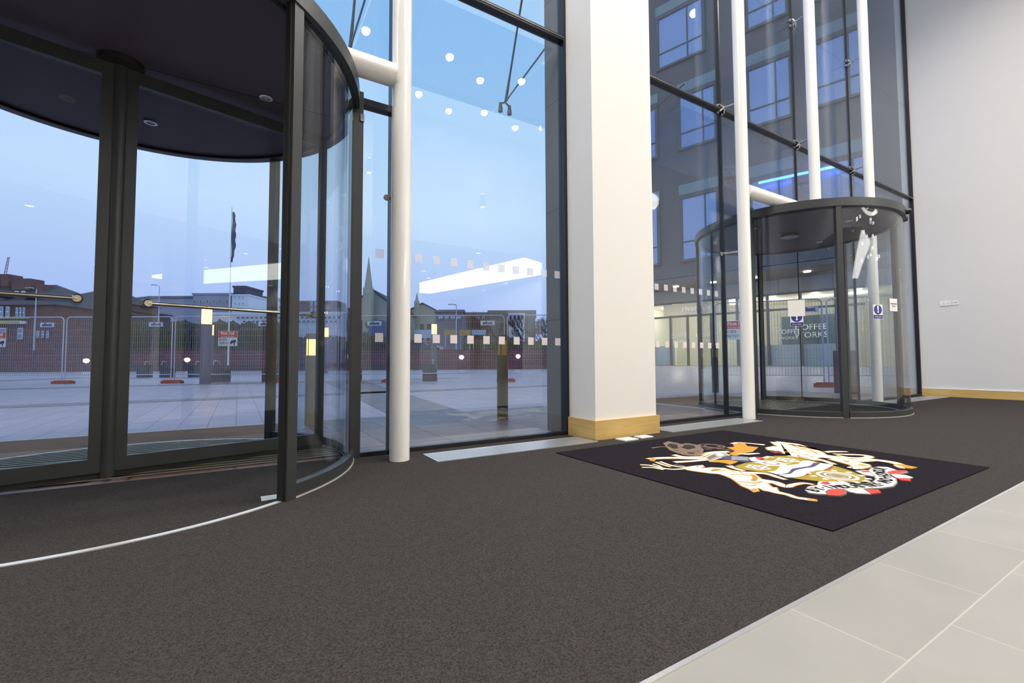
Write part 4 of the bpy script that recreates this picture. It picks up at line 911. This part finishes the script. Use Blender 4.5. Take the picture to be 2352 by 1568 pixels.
building('tower', 'dark rooftop tower with masts above the white flats', 533, 561, 659, 116, mat('tower_dark', srgb(60,62,90), .8), 8, ('flat', 655))
building('flats', 'brown brick flats right of the white block', 571, 604, 682, 124, BRN, 10, ('flat', 679), wins=[(575,688,4,8,3,11),(575,703,4,8,3,11)])
building('flats', 'second white block with lit windows left of the near door post', 622, 662, 686, 110, WHB, 10, ('flat', 683), wins=[(631,690,4,6,3,12),(631,705,4,6,3,12)])
building('flats', 'dark brick flats seen through the curved door glass', 662, 772, 695, 108, BRN, 10, ('flat', 690), wins=[(716,698,4,10,4,9),(716,712,4,10,4,9)])
building('terminal', 'long white terminal building with strip windows behind the hedge', 485, 800, 722, 92, WHB, 12, ('flat', 716), wins=[(548,729,8,5,23,10.5,WDK),(562,738,7,4,21,10.5,WDK)])
# church
STC = mat('church_stone', srgb(178,174,160), .9, var=.12, vs=.5)
def church(label, px0, px1, ye, yr, pxs, ysb, yst, d, sw):
    a = pt(px0, 800, d); c = pt(px1, 800, d); a.z = c.z = -.3; ax = (c-a).normalized(); fw = Vector((-ax.y, ax.x, 0)); g = lambda y: EYE+ray((px0+px1)/2, y).z*d; ze, zr = g(ye), g(yr)
    mid = (a+c)/2; t = thing('church', label, 'church', Vector((mid.x, mid.y, -.3)))
    P = [a, c, Vector((c.x,c.y,ze)), Vector((mid.x,mid.y,zr)), Vector((a.x,a.y,ze))]; b = MB(); b.extr(P, fw*22); b.build('nave', STC, t, smooth=False)
    e = fw*-.3; up = Vector((0,0,.25)); b = MB()
    for s_ in (P[4], P[2]): o2 = (s_-P[3]).normalized()*.6; b.extr([P[3]+e+up, s_+o2+e+up, s_+o2+e, P[3]+e], fw*22.6)
    b.build('nave_roof', SLATE, t, smooth=False)
    q = pt(pxs, 800, d-2); zb, zt = g(ysb), g(yst); s_ = sw*d/FPX/2; b = MB(); b.obox(Vector((q.x,q.y,(zb-.3)/2)), ax*s_, fw*s_, Vector((0,0,(zb+.3)/2))); tw = b.build('spire_tower', STC, t)
    b = MB(); n = 8; V = [q.xy.to_3d()+Vector((0,0,zb))+(ax*math.cos(k*math.pi/4+.39)+fw*math.sin(k*math.pi/4+.39))*s_*1.08 for k in range(n)]+[Vector((q.x,q.y,zt))]; b.add(V, [(k,(k+1)%n,n) for k in range(n)]+[tuple(range(n-1,-1,-1))]); b.build('spire', STC, t, smooth=False)
    for i in (-1, 1):
        for j in (-1, 1): c_ = Vector((q.x,q.y,zb))+ax*i*s_*.9+fw*j*s_*.9; b = MB(); b.lathe([(s_*.16,-1),(s_*.14,s_*.5),(.02,s_*1.2)], c_, 6); b.build('pinnacle', STC, t)
    b = MB()
    for k in (-.25, 0, .25): cc = mid+ax*(c-a).length*k-fw*.1; b.obox(Vector((cc.x,cc.y,ze*.55)), ax*.5, fw*.1, Vector((0,0,ze*.2)))
    b.build('lancet_windows', WDK, t)
church('stone church with tall pointed spire left of the nearest white column', 806, 900, 700, 664, 845, 672, 590, 95, 19)
church('distant stone church with a small broach tower right of the nearest white column', 940, 1000, 712, 696, 957, 698, 672, 120, 10)
building('house', 'row of grey houses with chimneys left of the dark bollard', 1000, 1062, 716, 100, mat('grey_house', srgb(120,112,128), .9, var=.1), 9, ('ridge', 705), wins=[(1012,728,8,8,4,14)])
building('house', 'dark terrace houses with slate roof behind the bare trees', 1055, 1150, 722, 122, mat('dark_house', srgb(72,62,84), .9, var=.1), 9, ('ridge', 712), wins=[(1098,730,7,7,3,12)])
building('house', 'square grey building under the bare trees, right of the dark bollard', 1122, 1230, 730, 104, mat('grey_square', srgb(104,108,112), .9, var=.1), 9, ('flat', 712))
building('arcade', 'small white arcade with four dark arched openings', 1168, 1206, 719, 92, WHB, 3, None, wins=[(1173,728,5,12,4,9,WDK)], wf=WDK)
for px0, px1, y0, y1, lb in ((952,998,757,776,'white hoarding with red lettering behind the bench'), (1020,1050,757,769,'pale blue hoarding left of the yellow one'), (1055,1082,757,770,'yellow and white hoarding'), (1084,1116,757,769,'pale blue corrugated hoarding')):
    q = pt((px0+px1)/2, (y0+y1)/2, 58); s_ = 58/FPX; t = thing('hoarding', lb, 'hoarding', (q.x, q.y, 1.9), 'hoardings beyond the wall')
    b = MB(); b.obox(q, RT*(px1-px0)*s_/2, fwd*.05, Vector((0,0,(y1-y0)*s_/2))); pn = b.build('board', mat('yellow_board', srgb(190,150,80), .7) if 'yellow' in lb else mat('pale_blue_board', srgb(170,195,225), .7), t)
    b = MB()
    for k in (-.4, .4): p_ = q+RT*(px1-px0)*s_*k+fwd*.1; b.tube([(p_.x,p_.y,1.9), p_], .05, 6)
    b.build('posts', GALV, t)
# site cabin
q = pt(880, 770, 54); s_ = 54/FPX; t = thing('site_cabin', 'pale corrugated site cabin behind the wall, below the church', 'cabin', (q.x,q.y,-.02))
b = MB(); w_ = 34*s_; h_ = EYE+ray(880,737).z*54; b.obox(Vector((q.x,q.y,h_/2))+fwd*1.2, RT*w_/2*2, Vector((fwd.x,fwd.y,0))*1.2, Vector((0,0,h_/2))); b.build('body', mat('cabin_blue', srgb(120,130,175), .7), t)
b = MB()
for k in range(17): b.obox(Vector((q.x,q.y,h_/2))+RT*(w_*(-.97+k*.12))-fwd*.03, RT*.04, fwd*.03, Vector((0,0,h_/2-.05)))
b.build('corrugation', mat('cabin_rib', srgb(100,110,150), .7), t)
# parked car
def car(px, d, col, label):
    c = pt(px, 800, d); z = 1.9; ax = RT.copy(); ax.z = 0; ax.normalize(); fw = Vector((-ax.y, ax.x, 0)); Z = Vector((0,0,1)); o = Vector((c.x,c.y,z)); t = thing('parked_car', label, 'car', o)
    Q = lambda l: [o+ax*u+Z*v-fw*.8 for u, v in l]
    MB().extr(Q([(-1.9,.3),(1.9,.3),(1.95,.7),(1.1,.85),(.5,1.4),(-1.0,1.4),(-1.6,.9),(-1.95,.85)]), fw*1.6).build('body', mat(label[:10], col, .3, .3, coat=.5), t)
    MB().extr([p-fw*.01 for p in Q([(1.0,.88),(.48,1.32),(-.95,1.32),(-1.45,.9)])], fw*1.62).build('windows', WDK, t)
    for u in (-1.2, 1.2):
        for v in (-.75, .75): cc = o+ax*u+fw*v+Z*.32; MB().tube([cc-fw*.1, cc+fw*.1], .32, 18).build('wheel', GASK, t)
b = MB(); a = pt(905, 800, 56); c = pt(1400, 800, 58); mid = (a+c)/2; mid.z = .95; b.obox(mid, (c-a).xy.to_3d()/2, Vector((fwd.x,fwd.y,0))*5, Vector((0,0,.95))); struct(b.build('car_park_deck', mat('deck_grey', (.12,.12,.12,1), .9)))
car(962, 53, (.03,.04,.12,1), 'dark blue parked car behind the wall, right of the nearest white column'); car(985, 55.5, (.5,.5,.55,1), 'silver parked car behind the dark blue one')
# bare trees
def tree(px, pyt, d, label, seed, spread=1.0):
    rg = random.Random(seed); p = pt(px, 800, d); p.z = -.1; H_ = EYE+ray(px, pyt).z*d; b = MB()
    def grow(q, dr, l, r, lv):
        e_ = q+dr*l; b.tube([q, e_], [r, r*.65], 4 if lv > 1 else 6, False)
        if lv >= 6: return
        for k in range(3 if lv > 0 else 4):
            nd = (dr+Vector((rg.uniform(-1,1)*spread, rg.uniform(-1,1)*spread, rg.uniform(-.25,.55)))*.62).normalized(); grow(e_-dr*l*rg.uniform(0,.3), nd, l*rg.uniform(.62,.82), r*.62, lv+1)
    tr = b
    grow(p, Vector((0,0,1)), H_*.27, H_*.022, 0)
    tag(b.build('bare_tree', BARK, smooth=False), label, 'tree', 'bare winter trees')
tree(1072, 690, 112, 'bare winter tree above the dark terrace', 3); tree(1150, 684, 96, 'bare winter tree left of the dark bollard top', 5); tree(1207, 682, 82, 'bare winter tree above the white arcade', 8); tree(1252, 688, 74, 'bare winter tree at the edge of the stone pier', 11); tree(150, 640, 80, 'thin bare tree in front of the hip-roofed building', 13, .6); tree(598, 735, 46.8, 'small bare shrub tree right of the First Call board', 21, .9); tree(867, 708, 70, 'small bare tree below the church roof', 23)
#=================================================================== CAFÉ WING seen through the right bays
CONC = mat('wing_cladding', (.155,.145,.15,1), .75, var=.08, vs=.6); LINTEL = mat('wing_lintel', (.26,.33,.34,1), .6); FRM = mat('wing_window_frame', (.13,.125,.115,1), .5)
SKYG = mat('wing_glass', (.32,.42,.66,1), .22, .35); Z = Vector((0,0,1))  # blue base of the pane material paints in the reflected sky
def WQ(s, z, o=0.0): return WP+WD*s+WN*o+Z*z
wing = thing('cafe_building', 'dark clad three-storey wing with large blue windows across the plaza', 'building', WP.copy())
b = MB(); b.obox(WQ(6.5, 16, -6), WD*12.5, WN*6, Z*10.4); b.build('upper_walls', CONC, wing)
def wwin(s0, s1, z0, z1, mull=True):
    c = WQ((s0+s1)/2, (z0+z1)/2, .03)
    b = MB()
    for s in (s0, s1): b.obox(WQ(s, (z0+z1)/2, .05), WD*.09, WN*.06, Z*(z1-z0)/2)
    for z, t_ in ((z0,.07),(z1,.12)): b.obox(WQ((s0+s1)/2, z, .05), WD*((s1-s0)/2+.09), WN*.07, Z*t_)
    b.obox(WQ((s0+s1)/2, z0+(z1-z0)*.29, .05), WD*(s1-s0)/2, WN*.04, Z*.035)
    if mull: b.obox(WQ(s0+(s1-s0)*.66, (z0+z1)/2, .05), WD*.035, WN*.04, Z*(z1-z0)/2)
    w = b.build('window', FRM, wing)
    b = MB(); b.obox(c, WD*(s1-s0)/2, WN*.02, Z*(z1-z0)/2); b.build('pane', SKYG, w)
    b = MB(); b.obox(WQ((s0+s1)/2, z1+.42, .03), WD*((s1-s0)/2+.1), WN*.04, Z*.30); b.build('lintel', LINTEL, w)
for s0, s1 in ((-3.2,-1.0),(.35,2.4),(4.0,6.0),(7.0,9.0),(10.5,12.5)):
    wwin(s0, s1, 6.5, 10.2); 
    wwin(s0 if s0 != -3.2 else -3.0, s1, 13.0, 16.2)
for s0, s1 in ((-.85,1.85),(4.05,5.95),(7.0,9.0),(10.5,12.5)): wwin(s0, s1, 18.3, 21.5)
b = MB(); b.obox(WQ(6.5, 5.45, -1.6), WD*12.5, WN*1.6, Z*.12); b.build('soffit', mat('soffit_brown', (.20,.17,.16,1), .6), wing)
LIT = mat('cafe_wall', (.60,.58,.47,1), .6, var=.04, vs=1); CAFW = mat('cafe_white', (.75,.73,.66,1), .6)
b = MB(); b.obox(WQ(6.5, 4.95, -3.2), WD*12.5, WN*.1, Z*.42); b.build('lit_fascia', mat('fascia_cream', (.45,.44,.38,1), .6), wing)
# recessed glazed shopfront: frames, doors, sign
SF = mat('shopfront_frame', (.14,.125,.11,1), .5)
b = MB()
for s in (-3.4,-1.75,-.45,.65,2.1,3.6,5.2,6.8,8.4): b.obox(WQ(s-1.2, 2.4, -3.1), WD*.07, WN*.07, Z*2.05)
for z in (.42, 3.62, 4.5): b.obox(WQ(2.4, z, -3.1), WD*6.0, WN*.065, Z*.06)
b.build('shopfront_frame', SF, wing)
b = MB(); b.obox(WQ(-.05, 4.06, -3.0), WD*2.0, WN*.03, Z*.36); sg_ = b.build('sign_panel', mat('sign_cream', (.62,.58,.42,1), .6), wing)
text('sign_lettering', 'riverside', .5, WHITEP, sg_, WQ(.05, 4.06, -2.95), WD, Z, .02, bold=.012)
b = MB(); b.obox(WQ(2.4, 2.0, -3.08), WD*6.0, WN*.01, Z*1.6); gl_ = b.build('shopfront_glass', GLASS, wing, smooth=False)
for s, w_ in ((-1.05,'COFFEE'), (.55,'COFFEE'), (5.0,'COFFEE')):
    text('window_lettering', w_, .34, WHITEP, gl_, WQ(s, 2.35, -3.04), WD, Z, .004, bold=.006); text('window_lettering', 'WORKS', .24, WHITEP, gl_, WQ(s, 2.0, -3.04), WD, Z, .004)
b = MB(); b.obox(WQ(4.5, 2.3, -8.5), WD*11, WN*.1, Z*2.2); b.build('cafe_back_wall', LIT, wing)
b = MB(); b.obox(WQ(4.5, .42, -5.6), WD*11, WN*3, Z*.04); b.build('cafe_floor', LIT, wing)
b = MB(); b.obox(WQ(4.5, 4.5, -5.8), WD*11, WN*2.6, Z*.04); b.build('cafe_ceiling', CAFW, wing)
b = MB(); b.obox(WQ(-3.9, 2.4, -5.8), WD*.1, WN*2.6, Z*2.1); b.obox(WQ(12, 2.4, -5.8), WD*.1, WN*2.6, Z*2.1); b.build('cafe_side_walls', CAFW, wing)
b = MB(); b.obox(WQ(-2.3, 1.1, -3.5), WD*.8, WN*.2, Z*.65); b.obox(WQ(5.2, 1.05, -3.5), WD*2.0, WN*.25, Z*.6); b.build('counter', CAFW, wing)
b = MB(); b.obox(WQ(5.4, 2.6, -7.9), WD*1.6, WN*.05, Z*1.0); bd = b.build('menu_board', mat('menu_dark', (.04,.06,.06,1), .5), wing)
text('menu_lettering', 'COFFEE\nWORKS', .5, WHITEP, bd, WQ(5.4, 2.6, -7.82), WD, Z, .01)
for s in (-2.2, -.4, 1.6, 3.8, 6, 8): 
    q = WQ(s, 4.40, -5.2); b = MB(); b.disc(q.x, q.y, .16, 4.40, 4.44, 16); b.build('cafe_light', DLLOW, wing); lamp('bulb', 'POINT', (q.x,q.y,4.1), 95, (1,.92,.78), .15, wing)
for s in (-2.6, -.6, 1.6, 3.8, 6.2):
    q = WQ(s, 5.30, -1.4); b = MB(); b.disc(q.x, q.y, .16, 5.29, 5.325, 16); b.build('soffit_light', DLGLOW, wing); lamp('bulb', 'SPOT', (q.x,q.y,5.25), 120, (1,.93,.78), .12, wing, 150)
# blue light line, projecting dark block and planter on the wing's right
q0, q1 = WQ(4.5, 9.82, .5), WQ(7.76, 9.74, .5)
b = MB(); b.obox((q0+q1)/2, (q1-q0)/2, WN*.04, Z*.05)
tag(b.build('neon_tube', mat('blue_neon', (.1,.3,1,1), emit=9, ecol=(.06,.22,1,1))), 'glowing blue light strip on the dark building above the far door', 'light strip')
q = pt(1941, 800, 10.6); q.z = gz(q.x, q.y); t = thing('planter', 'tall maroon planter with sprigs standing outside behind the far door', 'planter', q)
ax = RT.copy(); ax.z = 0; ax.normalize(); fw = Vector((-ax.y, ax.x, 0))
b = MB(); b.obox(q+Z*.5, ax*.17, fw*.17, Z*.5); b.build('box', mat('planter_maroon', (.10,.03,.045,1), .5), t)
b = MB(); rg = random.Random(4)
for k in range(26): p_ = q+Z*1.0+ax*rg.uniform(-.13,.13)+fw*rg.uniform(-.13,.13); b.tube([p_, p_+Vector((rg.uniform(-.06,.06), rg.uniform(-.06,.06), rg.uniform(.08,.30)))], [.008,.003], 4)
b.build('sprigs', mat('sprig_green', (.05,.06,.03,1), .8), t)
